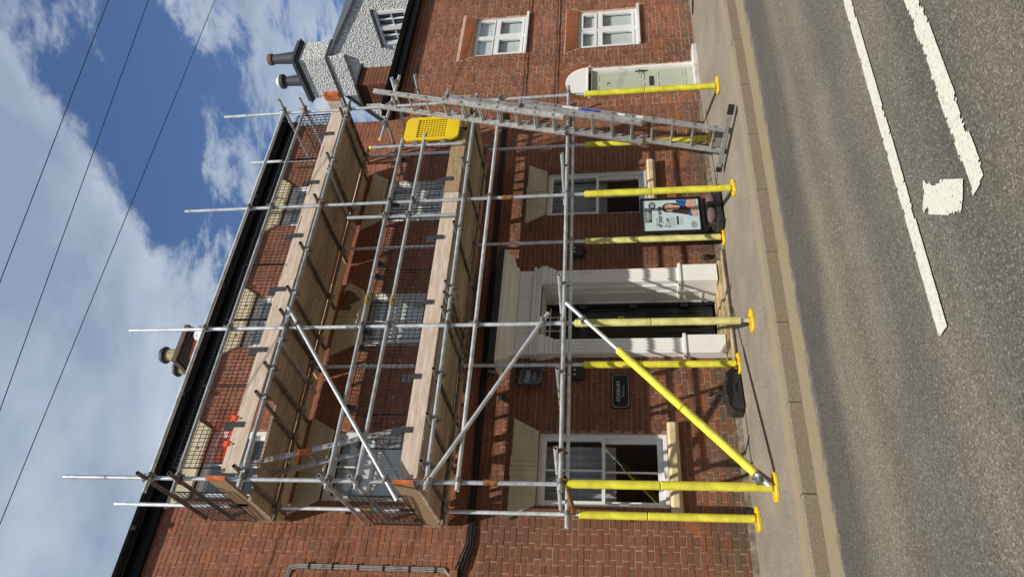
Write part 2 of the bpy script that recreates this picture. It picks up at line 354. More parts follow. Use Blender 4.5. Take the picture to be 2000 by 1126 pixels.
def paint_mat():
    m_ = bpy.data.materials.new('road_paint'); m_.use_nodes = True; nt = m_.node_tree; N = nt.nodes; L = nt.links
    P = N['Principled BSDF']; P.inputs['Roughness'].default_value = .7
    tc = N.new('ShaderNodeTexCoord'); n = N.new('ShaderNodeTexNoise'); n.inputs['Scale'].default_value = 26; n.inputs['Detail'].default_value = 8; n.inputs['Roughness'].default_value = .75; L.new(tc.outputs['Object'], n.inputs['Vector'])
    r = N.new('ShaderNodeValToRGB'); L.new(n.outputs[0], r.inputs[0]); r.color_ramp.elements[0].position = .30; r.color_ramp.elements[1].position = .46
    r.color_ramp.elements[0].color = (.30, .29, .25, 1); r.color_ramp.elements[1].color = (.62, .61, .53, 1)
    n2 = N.new('ShaderNodeTexNoise'); n2.inputs['Scale'].default_value = 110; n2.inputs['Detail'].default_value = 4; L.new(tc.outputs['Object'], n2.inputs['Vector'])
    r2 = N.new('ShaderNodeValToRGB'); L.new(n2.outputs[0], r2.inputs[0]); r2.color_ramp.elements[0].position = .35; r2.color_ramp.elements[1].position = .5; r2.color_ramp.elements[0].color = (.72, .71, .68, 1); r2.color_ramp.elements[1].color = (1, 1, 1, 1)
    mxx = N.new('ShaderNodeMixRGB'); mxx.blend_type = 'MULTIPLY'; mxx.inputs[0].default_value = 1; L.new(r.outputs[0], mxx.inputs[1]); L.new(r2.outputs[0], mxx.inputs[2]); L.new(mxx.outputs[0], P.inputs['Base Color'])
    b = N.new('ShaderNodeBump'); b.inputs['Strength'].default_value = .4; b.inputs['Distance'].default_value = .004; L.new(n.outputs[0], b.inputs['Height']); L.new(b.outputs[0], P.inputs['Normal'])
    return m_
M['rpaint'] = paint_mat()

def roughcast():
    m_ = bpy.data.materials.new('white_roughcast'); m_.use_nodes = True; nt = m_.node_tree; N = nt.nodes; L = nt.links
    P = N['Principled BSDF']; P.inputs['Roughness'].default_value = .9
    tc = N.new('ShaderNodeTexCoord'); vo = N.new('ShaderNodeTexVoronoi'); vo.inputs['Scale'].default_value = 26; L.new(tc.outputs['Object'], vo.inputs['Vector'])
    n = N.new('ShaderNodeTexNoise'); n.inputs['Scale'].default_value = 13; n.inputs['Detail'].default_value = 8; n.inputs['Roughness'].default_value = .75; L.new(tc.outputs['Object'], n.inputs['Vector'])
    r = N.new('ShaderNodeValToRGB'); L.new(n.outputs[0], r.inputs[0]); e = r.color_ramp.elements
    e[0].position = .36; e[0].color = (.16, .155, .14, 1); e[1].position = .47; e[1].color = (.80, .80, .78, 1); L.new(r.outputs[0], P.inputs['Base Color'])
    h = N.new('ShaderNodeMath'); h.operation = 'ADD'; L.new(vo.outputs['Distance'], h.inputs[0]); L.new(n.outputs[0], h.inputs[1])
    b = N.new('ShaderNodeBump'); b.inputs['Strength'].default_value = 1; b.inputs['Distance'].default_value = .06; L.new(h.outputs[0], b.inputs['Height']); L.new(b.outputs[0], P.inputs['Normal'])
    return m_
M['rough'] = roughcast()

# ---------------------------------------------------------------- ground
def zp(x, y):                      # pavement level
    t = min(1, max(0, (x-7.5)/2.5)); return .025*y + .03*t*t*(3-2*t)
def yk(x): return KA+KB*x
def strip(xs, ys, zf, name, m_, yfun=None):
    b = MB(); vs = []; fs = []
    for x in xs:
        for y in ys: Y = yfun(x, y) if yfun else y; vs.append((x, Y, zf(x, Y)))
    n = len(ys)
    for i in range(len(xs)-1):
        for j in range(n-1): fs.append((i*n+j, (i+1)*n+j, (i+1)*n+j+1, i*n+j+1))
    b.add(vs, fs); o = link(name, b.mesh(name, m_, True), None, 'structure'); return o
zk_ = lambda x: zp(x, yk(x))
def zr(x, y):                      # road level with a crown
    t = max(0, min(1, (yk(x)-y)/3.2)); base = -.185+.03*min(1, max(0, (x-7.5)/2.5))
    if y > -5.6: return base+.075*math.sin(t*math.pi/2)
    return -.11-.012*abs(y+5.6)
XS = [-60, -30, -15, -8, -4]+[-2+.5*i for i in range(41)]+[22, 30, 45, 80]
strip(XS, [0, 1], lambda x, y: zp(x, y), 'pavement', M['pave'], lambda x, t: (yk(x)+.09)*(1-t)+.6*t)
strip(XS, [0, .12, .25, .5, .75, 1], lambda x, y: zr(x, y), 'road', M['road'], lambda x, t: (-14)*(1-t)+(yk(x)+.05)*t)
strip([-400, -60, -20, 20, 60, 400], [-400, -60, -13.9], lambda x, y: -.25, 'ground', M['pave'])
strip([-400, -100, 0, 100, 400], [.4, 60, 400], lambda x, y: -.26, 'ground', M['pave'])
kerb = bpy.data.objects.new('kerb', None); COL.objects.link(kerb); kerb['kind'] = 'structure'
x = -4.0; ks = None
kme = None
kb = MB(); W2 = .425
kb.prism([(-W2, -.2), (W2, -.2), (W2, 0), (-W2, 0)], -.062, .062)
kme = kb.mesh('kerb_stone', M['kerbm'], False)
while x < 17:
    o = bpy.data.objects.new('kerb_stone', kme); COL.objects.link(o); o.parent = kerb
    o.location = (x, yk(x)+.062, zp(x, yk(x))+.006+R.uniform(-.002, .002)); o.rotation_euler = (0, 0, math.atan(KB)+R.uniform(-.003, .003))
    bv = o.modifiers.new('b', 'BEVEL'); bv.width = .014; bv.segments = 2
    x += .858
from mathutils import noise as mnoise
def marking(name, corners, chip=.045, wear=.12, cell=.011, seed=0):
    """worn thermoplastic: small cells over a quadrilateral, chipped away along its edges and in patches"""
    p0, p1, p2, p3 = [Vector(c) for c in corners]; b = MB(); idx = {}; vs = []; fs = []
    nu = max(2, int(max((p1-p0).length, (p2-p3).length)/cell)); nv = max(2, int(max((p3-p0).length, (p2-p1).length)/cell))
    wu, wv = (p1-p0).length, (p3-p0).length
    def pt(i, j):
        if (i, j) not in idx:
            u, v = i/nu, j/nv; q = (p0*(1-u)+p1*u)*(1-v)+(p3*(1-u)+p2*u)*v
            k = mnoise.noise_vector(Vector((q.x*60, q.y*60, seed)))*.003
            idx[(i, j)] = len(vs); vs.append((q.x+k.x, q.y+k.y, zr(q.x, q.y)+.005))
        return idx[(i, j)]
    for i in range(nu):
        for j in range(nv):
            u, v = (i+.5)/nu, (j+.5)/nv; q = (p0*(1-u)+p1*u)*(1-v)+(p3*(1-u)+p2*u)*v
            e = min(u*wu, (1-u)*wu, v*wv, (1-v)*wv)
            n1 = mnoise.fractal(Vector((q.x*22, q.y*22, seed+3)), 1.0, 2.0, 4); n2 = mnoise.fractal(Vector((q.x*55, q.y*55, seed+9)), 1.0, 2.0, 3)
            if e < chip*(.22+.8*n1+1.1*mnoise.noise(Vector((q.x*7, q.y*7, seed+20)))) or n2 > 1.25-wear*2.2: continue
            fs.append((pt(i, j), pt(i+1, j), pt(i+1, j+1), pt(i, j+1)))
    b.add(vs, fs); return link(name, b.mesh(name, M['rpaint'], False), None, 'structure')
def seg_line(name, p, q, w, chip, wear, seed):
    d = Vector((q[0]-p[0], q[1]-p[1])).normalized(); n = Vector((-d.y, d.x))*w/2; p, q = Vector(p), Vector(q)
    return marking(name, [p-n, q-n, q+n, p+n], chip, wear, .013, seed)
seg_line('centre_line', (2.03, -5.57), (9.6, -5.94), .112, .010, .07, 1)
seg_line('edge_of_hatching', (2.33, -6.26), (7.0, -6.50), .135, .028, .10, 5)
marking('worn_paint_patch', [(2.76, -5.85), (2.46, -6.17), (2.33, -6.065), (2.63, -5.74)], .035, .20, .009, 8)

# ---------------------------------------------------------------- brick building
CH = .0737; ST, HD, JT = .228, .110, .012
def tone(x, z, lo=False):
    k = R.random()
    pal = [(.225, .090, .053), (.212, .084, .051), (.240, .096, .055), (.218, .096, .060), (.196, .084, .054), (.250, .100, .054), (.192, .092, .060)]
    c = list(pal[int(k*len(pal))])
    if z < .72 and R.random() < .20: c = [.31, .105, .042] if R.random() < .6 else [.27, .10, .048]
    if z < .42 and R.random() < .45: c = [.18, .098, .062]
    if z < .2: c = [.15, .10, .068] if R.random() < .75 else [.19, .09, .055]
    if z > 3.3 and lo: c = [c[0]*1.36, c[1]*1.24, c[2]*1.14]
    if lo is None: c = [c[0]*1.22, c[1]*1.20, c[2]*1.18]
    g = R.uniform(.90, 1.11); return tuple(q*g for q in c)
def brick_geo(b, x0, x1, z0, z1, y, col, yb):
    j = lambda: R.uniform(-.0022, .0022)
    w = R.uniform(-.002, .002)
    vs = [(x0+j(), y, z0+w+j()*.5), (x1+j(), y, z0+w+j()*.5), (x1+j(), y, z1+w+j()*.5), (x0+j(), y, z1+w+j()*.5)]
    vs += [(x0, yb, z0), (x1, yb, z0), (x1, yb, z1), (x0, yb, z1)]
    b.add(vs, [(0, 1, 2, 3), (1, 5, 6, 2), (3, 2, 6, 7), (0, 3, 7, 4), (0, 4, 5, 1)], col)
def bricks(x0, x1, z0, z1, holes, y, stuffb, pick, lo):
    """Flemish bond; pick(x,z) says how large a brick shows; the largest 300 are returned as candidates"""
    cand = []; k = 0; z = z0
    while z < z1-.03:
        x = x0-(0 if k % 2 == 0 else (ST+JT)/2+(HD+JT)/2)+R.uniform(-.01, .01); st = True
        while x < x1:
            w = ST if st else HD
            segs = [(max(x, x0), min(x+w, x1))]
            for (a, b_, c, d) in holes:
                if z+CH-JT > c+.005 and z < d-.005:
                    ns = []
                    for (p, q) in segs:
                        if q <= a or p >= b_: ns.append((p, q))
                        else:
                            if p < a: ns.append((p, a))
                            if q > b_: ns.append((b_, q))
                    segs = ns
            for (p, q) in segs:
                if q-p < .02: continue
                full = abs((q-p)-w) < 1e-6
                zt = min(z+CH-JT, z1)
                cand.append((pick((p+q)/2, z) if full else -1, p, q, z, zt, st))
            x += w+JT; st = not st
        z += CH; k += 1
    cand.sort(key=lambda t: -t[0])
    ind = [c for c in cand[:300] if c[0] > 0]; rest = cand[len(ind):]
    for c in rest: brick_geo(stuffb, c[1], c[2], c[3], c[4], y+R.uniform(-.0025, .0025), tone(c[1], c[3], lo), y+.02)
    return ind
BR = {}
def brick_mesh(st, kind, i):
    if (st, kind, i) not in BR:
        b = MB(); w = (ST if st else HD)/2; brick_geo(b, -w, w, -(CH-JT)/2, (CH-JT)/2, 0, tone(0, abs(kind), True if kind > 0 else None), .02)
        BR[(st, kind, i)] = b.mesh('brick', M['brick'], False, colour=True)
    return BR[(st, kind, i)]
def place_bricks(ind, y, parent, sg=1):
    for c in ind:
        zk = 5.0 if c[3] > 3.3 else (1.5 if c[3] > .72 else (.5 if c[3] > .42 else (.3 if c[3] > .2 else .1)))
        inst('brick', brick_mesh(c[5], zk*sg, R.randrange(9)), parent, ((c[1]+c[2])/2, y+R.uniform(-.0025, .0025), (c[3]+c[4])/2))
def wall_with_holes(x0, x1, z0, z1, holes, yf, depth, reveal):
    b = MB(); xs = sorted({x0, x1, *[h[0] for h in holes], *[h[1] for h in holes]}); zs = sorted({z0, z1, *[h[2] for h in holes], *[h[3] for h in holes]})
    for i in range(len(xs)-1):
        for j in range(len(zs)-1):
            cx, cz = (xs[i]+xs[i+1])/2, (zs[j]+zs[j+1])/2
            if any(h[0] < cx < h[1] and h[2] < cz < h[3] for h in holes): continue
            a, c, d, e_ = xs[i], xs[i+1], zs[j], zs[j+1]
            b.add([(a, yf, d), (c, yf, d), (c, yf, e_), (a, yf, e_)], [(0, 1, 2, 3)])
            b.add([(a, yf+depth, d), (c, yf+depth, d), (c, yf+depth, e_), (a, yf+depth, e_)], [(3, 2, 1, 0)])
    for (a, c, d, e_) in holes:
        yb = yf+reveal
        b.add([(a, yf, d), (a, yb, d), (a, yb, e_), (a, yf, e_)], [(0, 1, 2, 3)]); b.add([(c, yf, d), (c, yf, e_), (c, yb, e_), (c, yb, d)], [(0, 1, 2, 3)])
        b.add([(a, yf, e_), (a, yb, e_), (c, yb, e_), (c, yf, e_)], [(0, 1, 2, 3)]); b.add([(a, yf, d), (c, yf, d), (c, yb, d), (a, yb, d)], [(0, 1, 2, 3)])
    b.box(x0, x1, yf+depth-.005, yf+depth, z1, z1+.001)
    return b
CAMP = Vector((0, -8.8, 1.386))
def pick_size(x, z):
    return 1/(Vector((x, 0, z))-CAMP).length if (2.3+.02*z < x and z < 4.6 and z > .0) else .0001

bld = thing('brick_building', 'three storey red brick building with cream window heads behind the scaffolding', 'building', (5.5, .2, 0))
X0, X1, ZT = -1.2, 10.32, 7.56
WA, WB, WC = (3.11, 4.08), (5.43, 6.38), (7.82, 8.76)
WINS = [(WA, .93, 2.56), (WA, 4.18, 5.36), (WA, 6.0, 7.16), (WB, 4.26, 5.39), (WB, 6.0, 7.17), (WC, 1.03, 2.65), (WC, 4.34, 5.42), (WC, 6.0, 7.19)]
holes = [(w[0], w[1], a, b_) for w, a, b_ in WINS]+[(5.42, 6.39, -.15, 2.62)]
wl = part(wall_with_holes(X0, X1, -.3, ZT, holes, .005, .30, .30), 'wall', M['mortar'], bld, False)
sb = MB(); ind = bricks(X0, X1, -.10, ZT, holes, 0, sb, pick_size, True)
part(sb, 'brickwork', M['brick'], wl, False, 'stuff', True)
place_bricks(ind, 0, wl)
fl = MB(); fl.box(X0, X1, .30, 5.2, ZT, ZT+.02); part(fl, 'wall_plate', M['dark'], bld, False)
fl = MB(); fl.box(X1-.3, X1-.002, .31, 5.2, -.3, ZT+.0); fl.box(X0, X0+.3, .31, 5.2, -.3, ZT); fl.box(X0, X1, 5.0, 5.2, -.3, ZT); part(fl, 'side_wall', M['brick'], bld, False)
# roof, eaves
rb = MB()
yy, z_, n = -.11, ZT+.06, 0
while yy < 2.5:
    z2 = z_+.24*math.tan(rad(31)); off = (n % 2)*.15
    rb.add([(X0-.1, yy-.03, z_+.012), (X1+.08, yy-.03, z_+.012), (X1+.08, yy+.24, z2+.005), (X0-.1, yy+.24, z2+.005), (X0-.1, yy-.03, z_), (X1+.08, yy-.03, z_)], [(0, 1, 2, 3), (4, 5, 1, 0)])
    yy += .24; z_ = z2; n += 1
rb.add([(X0-.1, yy, z_), (X1+.08, yy, z_), (X1+.08, 5.3, ZT), (X0-.1, 5.3, ZT)], [(0, 1, 2, 3)])
rb.add([(X1+.02, 0, ZT), (X1+.02, yy, z_), (X1+.02, 5.2, ZT)], [(0, 1, 2)]); rb.add([(X0, 0, ZT), (X0, yy, z_), (X0, 5.2, ZT)], [(0, 1, 2)])
part(rb, 'roof', M['slate'], bld, False)
gb = MB(); n = 10; xs_ = [X0-.15, X1+.12]
def gutter(b, x0, x1, yc, zt, r):
    vs = []; 
    for x in (x0, x1):
        for i in range(n+1):
            t = math.pi*i/n; vs.append((x, yc-r*math.cos(t), zt-r*math.sin(t)))
    b.add(vs, [(i, i+1, n+2+i, n+1+i) for i in range(n)]); b.add(vs, [tuple(range(n+1)), tuple(range(2*n+1, n, -1))])
    b.box(x0, x1, yc-r-.004, yc-r+.004, zt-.004, zt+.004)
gutter(gb, X0-.15, X1+.14, -.135, ZT+.145, .075)
x = X0
while x < X1:
    gb.box(x, x+.06, -.214, -.06, ZT+.06, ZT+.15); x += 1.9
gt = part(gb, 'gutter', M['gutterm'], bld, True)
fb = MB(); fb.box(X0, X1+.05, -.055, .006, ZT-.06, ZT+.13); part(fb, 'fascia', M['gutterm'], bld, False)
fb = MB(); fb.box(X0, X1+.05, -.055, -.002, ZT-.09, ZT-.061); part(fb, 'soffit', M['gutterm'], bld, False)

def ringf(b, x0, x1, z0, z1, w, y0, y1, wt=None, wb=None):
    wt = wt or w; wb = wb or w
    b.box(x0, x0+w, y0, y1, z0, z1); b.box(x1-w, x1, y0, y1, z0, z1); b.box(x0+w, x1-w, y0, y1, z1-wt, z1); b.box(x0+w, x1-w, y0, y1, z0, z0+wb)
def curtain(b, x0, x1, z0, z1, y, amp, per, flat=False):
    k = int((x1-x0)/(per/8)); vs = []
    for i in range(k+1):
        xx = x0+(x1-x0)*i/k; d = amp*math.sin(2*math.pi*xx/per+.6*math.sin(xx*7))
        vs += [(xx, y+d, z0), (xx, y+d, z1)]
    b.add(vs, [(2*i, 2*i+2, 2*i+3, 2*i+1) for i in range(k)])
def slats(b, x0, x1, z0, z1, y, w=.075):
    x = x0
    while x < x1-.01:
        a = -.42+R.uniform(-.08, .08); dx, dy = w*.47*math.cos(a), w*.47*math.sin(a); c = x+w/2
        b.add([(c-dx, y-dy, z0), (c+dx, y+dy, z0), (c+dx, y+dy, z1), (c-dx, y-dy, z1)], [(0, 1, 2, 3)]); x += w*1.0
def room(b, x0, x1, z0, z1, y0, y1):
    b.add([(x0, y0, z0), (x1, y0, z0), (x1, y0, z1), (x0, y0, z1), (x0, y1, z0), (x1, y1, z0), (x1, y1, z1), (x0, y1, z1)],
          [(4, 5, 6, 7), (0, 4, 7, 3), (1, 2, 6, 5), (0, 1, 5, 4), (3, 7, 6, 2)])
def sash_window(w, z0, z1, parent, dress, bar=True):
    a, c = w; yF = .045
    b = MB(); ringf(b, a+.002, c-.002, z0+.002, z1-.002, .045, yF, yF+.16, .055, .05)
    fr = part(b, 'window', M['upvc'], parent, False, bevel=.004)
    zm = z0+(z1-z0)*.49; a2, c2 = a+.047, c-.047
    b = MB(); ringf(b, a2, c2, zm-.02, z1-.057, .042, yF+.015, yF+.06)
    if bar: b.box((a2+c2)/2-.009, (a2+c2)/2+.009, yF+.02, yF+.055, zm+.02, z1-.09)
    part(b, 'upper_sash', M['upvc'], fr, False, bevel=.003)
    b = MB(); ringf(b, a2, c2, z0+.052, zm+.02, .055, yF+.064, yF+.11, .04, .075)
    if bar: b.box((a2+c2)/2-.009, (a2+c2)/2+.009, yF+.07, yF+.105, z0+.12, zm-.02)
    part(b, 'lower_sash', M['upvc'], fr, False, bevel=.003)
    b = MB(); b.box(a2+.02, c2-.02, yF+.036, yF+.040, zm, z1-.08); part(b, 'pane', M['glass'], fr, False)
    b = MB(); b.box(a2+.02, c2-.02, yF+.086, yF+.090, z0+.08, zm); part(b, 'pane', M['glass'], fr, False)
    if dress:
        b = MB()
        if dress == 'curtain': curtain(b, a2+.03, c2-.03, zm-.15, z1-.08, yF+.20, .040, .105)
        elif dress == 'blind': slats(b, a2+.01, c2-.01, z0+.08, z1-.08, yF+.165)
        elif dress == 'side':
            curtain(b, c2-.2, c2+.0, z0+.08, z1-.06, yF+.24, .022, .1); curtain(b, a2, a2+.14, z0+.08, z1-.06, yF+.24, .022, .1)
        part(b, 'curtain', M['curtain'] if dress != 'blind' else M['blind'], fr, True)
    b = MB(); room(b, a-.05, c+.05, z0-.05, z1+.05, .310, 1.3); part(b, 'room_lining', M['dark'], fr, False)
    return fr
dress = ['curtain', 'blind', None, 'blind', 'blind', 'curtain', 'blind', 'blind']
for (w, a, b_), d in zip(WINS, dress): sash_window(w, a, b_, bld, d)
# flat rendered window heads with a fluted key block, and sills
HEADS = [(WA, 2.56, 2.895, .18), (WA, 5.36, 5.70, .18), (WA, 7.16, 7.45, .17), (WB, 5.38, 5.705, .18), (WB, 7.17, 7.43, .16), (WC, 2.65, 2.965, .16), (WC, 5.42, 5.71, .17), (WC, 7.19, 7.42, .15)]
for k, (w, z0, z1, fl_) in enumerate(HEADS):
    b = MB(); a, c = w; mid = (a+c)/2
    if k == 3:      # render has fallen off part of this one
        b.prism([(a-.0, z0), (c+.02, z0), (c+fl_, z1-.05), (c+.05, z1), (mid+.22, z1-.02), (mid+.1, z1), (a-fl_, z1)], -.042, .05)
    else: b.prism([(a-.0, z0), (c+.0, z0), (c+fl_, z1), (a-fl_, z1)], -.042, .05)
    hd = part(b, 'window_head', M['cream'], bld, False, bevel=.006)
    b = MB(); kw = .115
    for i in range(4):
        xx = mid-kw+i*kw/2; b.prism([(xx+.002, z0-.004), (xx+kw/2-.004, z0-.004), (xx+kw/2-.003+(xx+kw/2-mid)*.12, z1+.008), (xx+.001+(xx-mid)*.12, z1+.008)], -.060+.006*(i % 2), -.041)
    part(b, 'key_block', M['cream'], hd, False, bevel=.005)
    if k == 3:
        b = MB(); R2 = random.Random(3)
        pts = [(mid+.03, z0+.03), (mid+.07, z0+.10), (mid+.10, z0+.05), (mid+.13, z0+.16), (mid+.19, z0+.13), (mid+.21, z0+.19), (mid+.30, z0+.05), (mid+.33, z0+.02), (mid+.37, z0+.09), (mid+.43, z0+.12), (mid+.49, z0+.22), (mid+.50, z0+.30), (mid+.40, z0+.315), (mid+.22, z0+.30), (mid+.05, z0+.305), (mid+.0, z0+.22)]
        b.prism(pts, -.046, -.040); part(b, 'bare_patch', mat('bare_render', (.17, .10, .05), .95, nscale=14, nvar=.4, bump=.5), hd, False)
for w, z in ((WA, .93), (WC, 1.03), (WA, 4.18), (WB, 4.26), (WC, 4.34), (WA, 6.0), (WB, 6.0), (WC, 6.0)):
    b = MB(); b.prism([(0, 0), (.19, .0), (.19, -.14), (.0, -.14), (-.03, -.10), (-.03, -.03)], w[0]-.09, w[1]+.10, Matrix(((0, 1, 0, 0), (1, 0, 0, -.085), (0, 0, 1, z), (0, 0, 0, 1))))
    part(b, 'window_sill', M['sillp'], bld, False, bevel=.006)

# ---- front door with its painted surround
sur = part(MB().box(5.19, 6.625, -.115, .04, 2.62, 2.98), 'door_surround', M['wpaint'], bld, False, bevel=.004)
def pilaster(x0, x1, zb):
    b = MB(); b.box(x0, x1, -.115, .30, .66, 2.42)
    for i in range(4):
        t = (x1-x0)/4.0; b.prism([(x0+i*t+.012, .72), (x0+(i+1)*t-.012, .72), (x0+(i+1)*t-.012, 2.30), (x0+i*t+.012, 2.30)], -.128 if i in (0, 3) else -.121, -.1149)
    part(b, 'pilaster', M['wpaint'], sur, False, bevel=.006)
    b = MB(); b.box(x0-.025, x1+.025, -.150, .30, zb, .615); b.box(x0-.04, x1+.04, -.168, .3, .616, .659); part(b, 'plinth_block', M['wpaint'], sur, False, bevel=.006)
    b = MB(); b.box(x0-.012, x1+.012, -.140, .02, 2.421, 2.47); b.box(x0-.025, x1+.025, -.160, .02, 2.471, 2.53); b.box(x0-.04, x1+.04, -.185, .02, 2.531, 2.62)
    part(b, 'capital', M['wpaint'], sur, False, bevel=.006)
    cx = (x0+x1)/2; b = MB(); Mx = Matrix.Rotation(rad(90), 3, 'X')
    for r in (.085, .05, .022): b.lathe([(r, 0), (r, .012), (r-.014, .012), (r-.014, 0)], (cx, -.117, 2.33), 20, Mx, cap=False)
    part(b, 'roundel', M['wpaint'], sur, True)
pilaster(5.195, 5.425, .095); pilaster(6.385, 6.62, .11)
b = MB(); b.box(5.15, 6.665, -.150, .03, 2.62, 2.66); b.box(5.17, 6.645, -.135, .03, 2.661, 2.70); b.box(5.15, 6.665, -.165, .03, 2.701, 2.735); part(b, 'architrave', M['wpaint'], sur, False, bevel=.005)
b = MB(); 
for x0, x1 in ((5.26, 5.56), (5.62, 6.18), (6.24, 6.55)): ringf(b, x0, x1, 2.765, 2.945, .022, -.128, -.114)
part(b, 'frieze_panel', M['wpaint'], sur, False, bevel=.004)
b = MB(); xa, xb = 5.19, 6.625
prof = [(-.115, 2.96), (-.15, 2.965), (-.16, 3.0), (-.20, 3.01), (-.29, 3.05), (-.30, 3.105), (-.345, 3.12), (-.355, 3.175), (.0, 3.20)]
vs = [(xa-(-.115-p[0]) if True else 0, p[0], p[1]) for p in prof]+[(xb+(-.115-p[0]), p[0], p[1]) for p in prof]; n = len(prof)
vs[n-1] = (xa-.24, .0, 3.20); vs[2*n-1] = (xb+.24, .0, 3.20)
vs += [(v[0], .0, v[2]) for v in vs]
fs = [(i, i+1, n+i+1, n+i) for i in range(n-1)]+[(i+1, i, 2*n+i, 2*n+i+1) for i in range(n-1)]+[(n+i, n+i+1, 3*n+i+1, 3*n+i) for i in range(n-1)]+[(0, n, 3*n, 2*n)]
b.add(vs, fs); co = part(b, 'cornice', M['wpaint'], sur, False, bevel=.003)
b = MB(); b.prism([(-.362, 3.178), (-.362, 3.19), (-.34, 3.275), (.0, 3.32), (.0, 3.205)], xa-.255, xb+.255, Matrix(((0, 1, 0, 0), (1, 0, 0, 0), (0, 0, 1, 0), (0, 0, 0, 1)))); part(b, 'lead_cover', M['lead'], co, False)
# panelled reveals, door
b = MB()
for xr, s in ((6.384, -1), (5.426, 1)):
    b.box(min(xr, xr+s*.02), max(xr, xr+s*.02), -.02, .46, .12, 2.60)
    for z0, z1 in ((.30, .98), (1.10, 2.05), (2.16, 2.5)):
        e0 = xr+s*.02; e1 = xr+s*.034
        for (yA, yB, zA, zB) in ((.10, .13, z0, z1), (.36, .39, z0, z1), (.131, .359, z0, z0+.03), (.131, .359, z1-.03, z1)): b.box(min(e0, e1), max(e0, e1), yA, yB, zA, zB)
part(b, 'reveal_panel', M['wpaint'], sur, False, bevel=.003)
b = MB(); b.box(5.45, 6.36, -.02, .46, 2.601, 2.62); part(b, 'reveal_soffit', M['wpaint'], sur, False)
b = MB(); b.box(5.45, 5.50, .40, .47, .14, 2.60); b.box(6.31, 6.36, .40, .47, .14, 2.60); b.box(5.50, 6.31, .40, .47, 2.24, 2.29); part(b, 'door_frame', M['black'], sur, False)
b = MB(); b.box(5.50, 6.31, .43, .475, .15, 2.24)
dr = part(b, 'door', M['black'], bld, False)
b = MB()
for x0, x1, z0, z1 in ((5.60, 5.87, .28, .98), (5.94, 6.21, .28, .98)): ringf(b, x0, x1, z0, z1, .025, .418, .4301)
part(b, 'door_panel', M['black'], dr, False)
b = MB(); b.box(5.60, 6.21, .422, .428, 1.12, 2.10); part(b, 'pane', M['glass'], dr, False)
b = MB(); b.box(6.02, 6.14, .416, .4195, 1.44, 1.52); part(b, 'notice', M['ylabel'], dr, False)
b = MB(); b.prism([(6.03, 1.455), (6.075, 1.455), (6.0525, 1.505)], .4135, .4155); b.box(6.085, 6.13, .4135, .4155, 1.455, 1.463); b.box(6.085, 6.13, .4135, .4155, 1.472, 1.48); b.box(6.085, 6.13, .4135, .4155, 1.49, 1.498); part(b, 'notice_print', M['black'], dr, False)
b = MB(); b.box(5.58, 5.74, .4, .4205, 1.20, 1.36); part(b, 'paper_notice', M['pgrey'], dr, False)
b = MB(); b.tube((5.58, .40, .95), (5.58, .40, 1.12), .011); b.tube((5.58, .40, .97), (5.58, .43, .97), .008); b.tube((5.58, .40, 1.10), (5.58, .43, 1.10), .008); part(b, 'handle', M['galv'], dr)
for z in (.5, 1.25, 2.0):
    b = MB(); b.box(6.275, 6.345, .385, .405, z, z+.11); part(b, 'hinge', M['plate'], dr, False)
b = MB(); b.box(5.5, 6.31, .45, .456, 2.29, 2.6); fn = part(b, 'fanlight', M['glass'], bld, False)
b = MB()
for z in (2.37, 2.53): b.box(5.5, 6.31, .425, .445, z, z+.018)
for x in (5.66, 5.9, 6.14): b.box(x, x+.018, .427, .443, 2.29, 2.6)
part(b, 'glazing_bar', M['wpaint'], fn, False)
b = MB(); room(b, 5.4, 6.4, 2.25, 2.65, .5, 1.2); part(b, 'room_lining', M['dark'], fn, False)
# stone steps
b = MB(); b.box(5.10, 6.72, -.14, .0, -.1, .095); st_ = part(b, 'door_step', M['stone'], bld, False, bevel=.018)
b = MB(); b.box(5.43, 6.38, .001, .43, -.1, .12); part(b, 'threshold', M['stone'], st_, False, bevel=.015)
b = MB(); b.box(5.02, 6.80, -.30, -.142, -.1, .045); part(b, 'lower_tread', M['stone'], st_, False, bevel=.022)
# base fillet of dirt-stained render along the wall foot is left to the brick tones
# cables along the wall
def cable(name, pts, r, m_, label, cat='cable', n=6):
    b = MB(); b.poly(pts, r, n); o = part(b, name, m_); tag(o, label, cat); return o
def sagpts(a, c, k, s):
    a = Vector(a); c = Vector(c); return [a.lerp(c, i/k)+Vector((0, 0, s*math.sin(i*2.1)*.5+s*R.uniform(-1, 1)*.5)) for i in range(k+1)]
b = MB()
for q, dz in enumerate((0, .026, -.024, .05)):
    pts = [(1.95, -.03, 3.55+dz), (2.15, -.03, 3.47+dz), (2.32, -.035, 3.38+dz*1.6), (2.6, -.03, 3.31+dz*1.2)]+sagpts((2.9, -.025, 3.315+dz), (8.9, -.025, 3.43+dz), 22, .012)+[(10.3, -.02, 3.47+dz)]
    b.poly(pts, .014 if q < 2 else .009)
tag(part(b, 'cable_bundle', M['cable']), 'bundle of black cables running level across the brick front above the ground floor', 'cables')
b = MB()
for dx in (0, .02, .038): b.poly([(2.15, -.015, 5.52+dx), (2.25+dx, -.018, 5.50+dx), (2.275+dx, -.018, 5.40), (2.285+dx, -.018, 3.6), (2.22, -.02, 3.5)], .008)
cd = part(b, 'cable_run', M['cablegrey']); tag(cd, 'pair of pale grey cables clipped upright to the brickwork at the left end', 'cables')
for z in (3.7, 4.02, 4.34, 4.66, 4.98, 5.28):
    b = MB(); b.box(2.265, 2.34, -.034, 0, z, z+.014); part(b, 'clip', M['cable'], cd, False)
b = MB(); b.box(2.17, 2.30, -.07, -.003, 3.42, 3.52); jb = part(b, 'junction_box', M['rust'], None, False, bevel=.01); tag(jb, 'small rusty junction box where the cables meet on the brick wall', 'junction box')
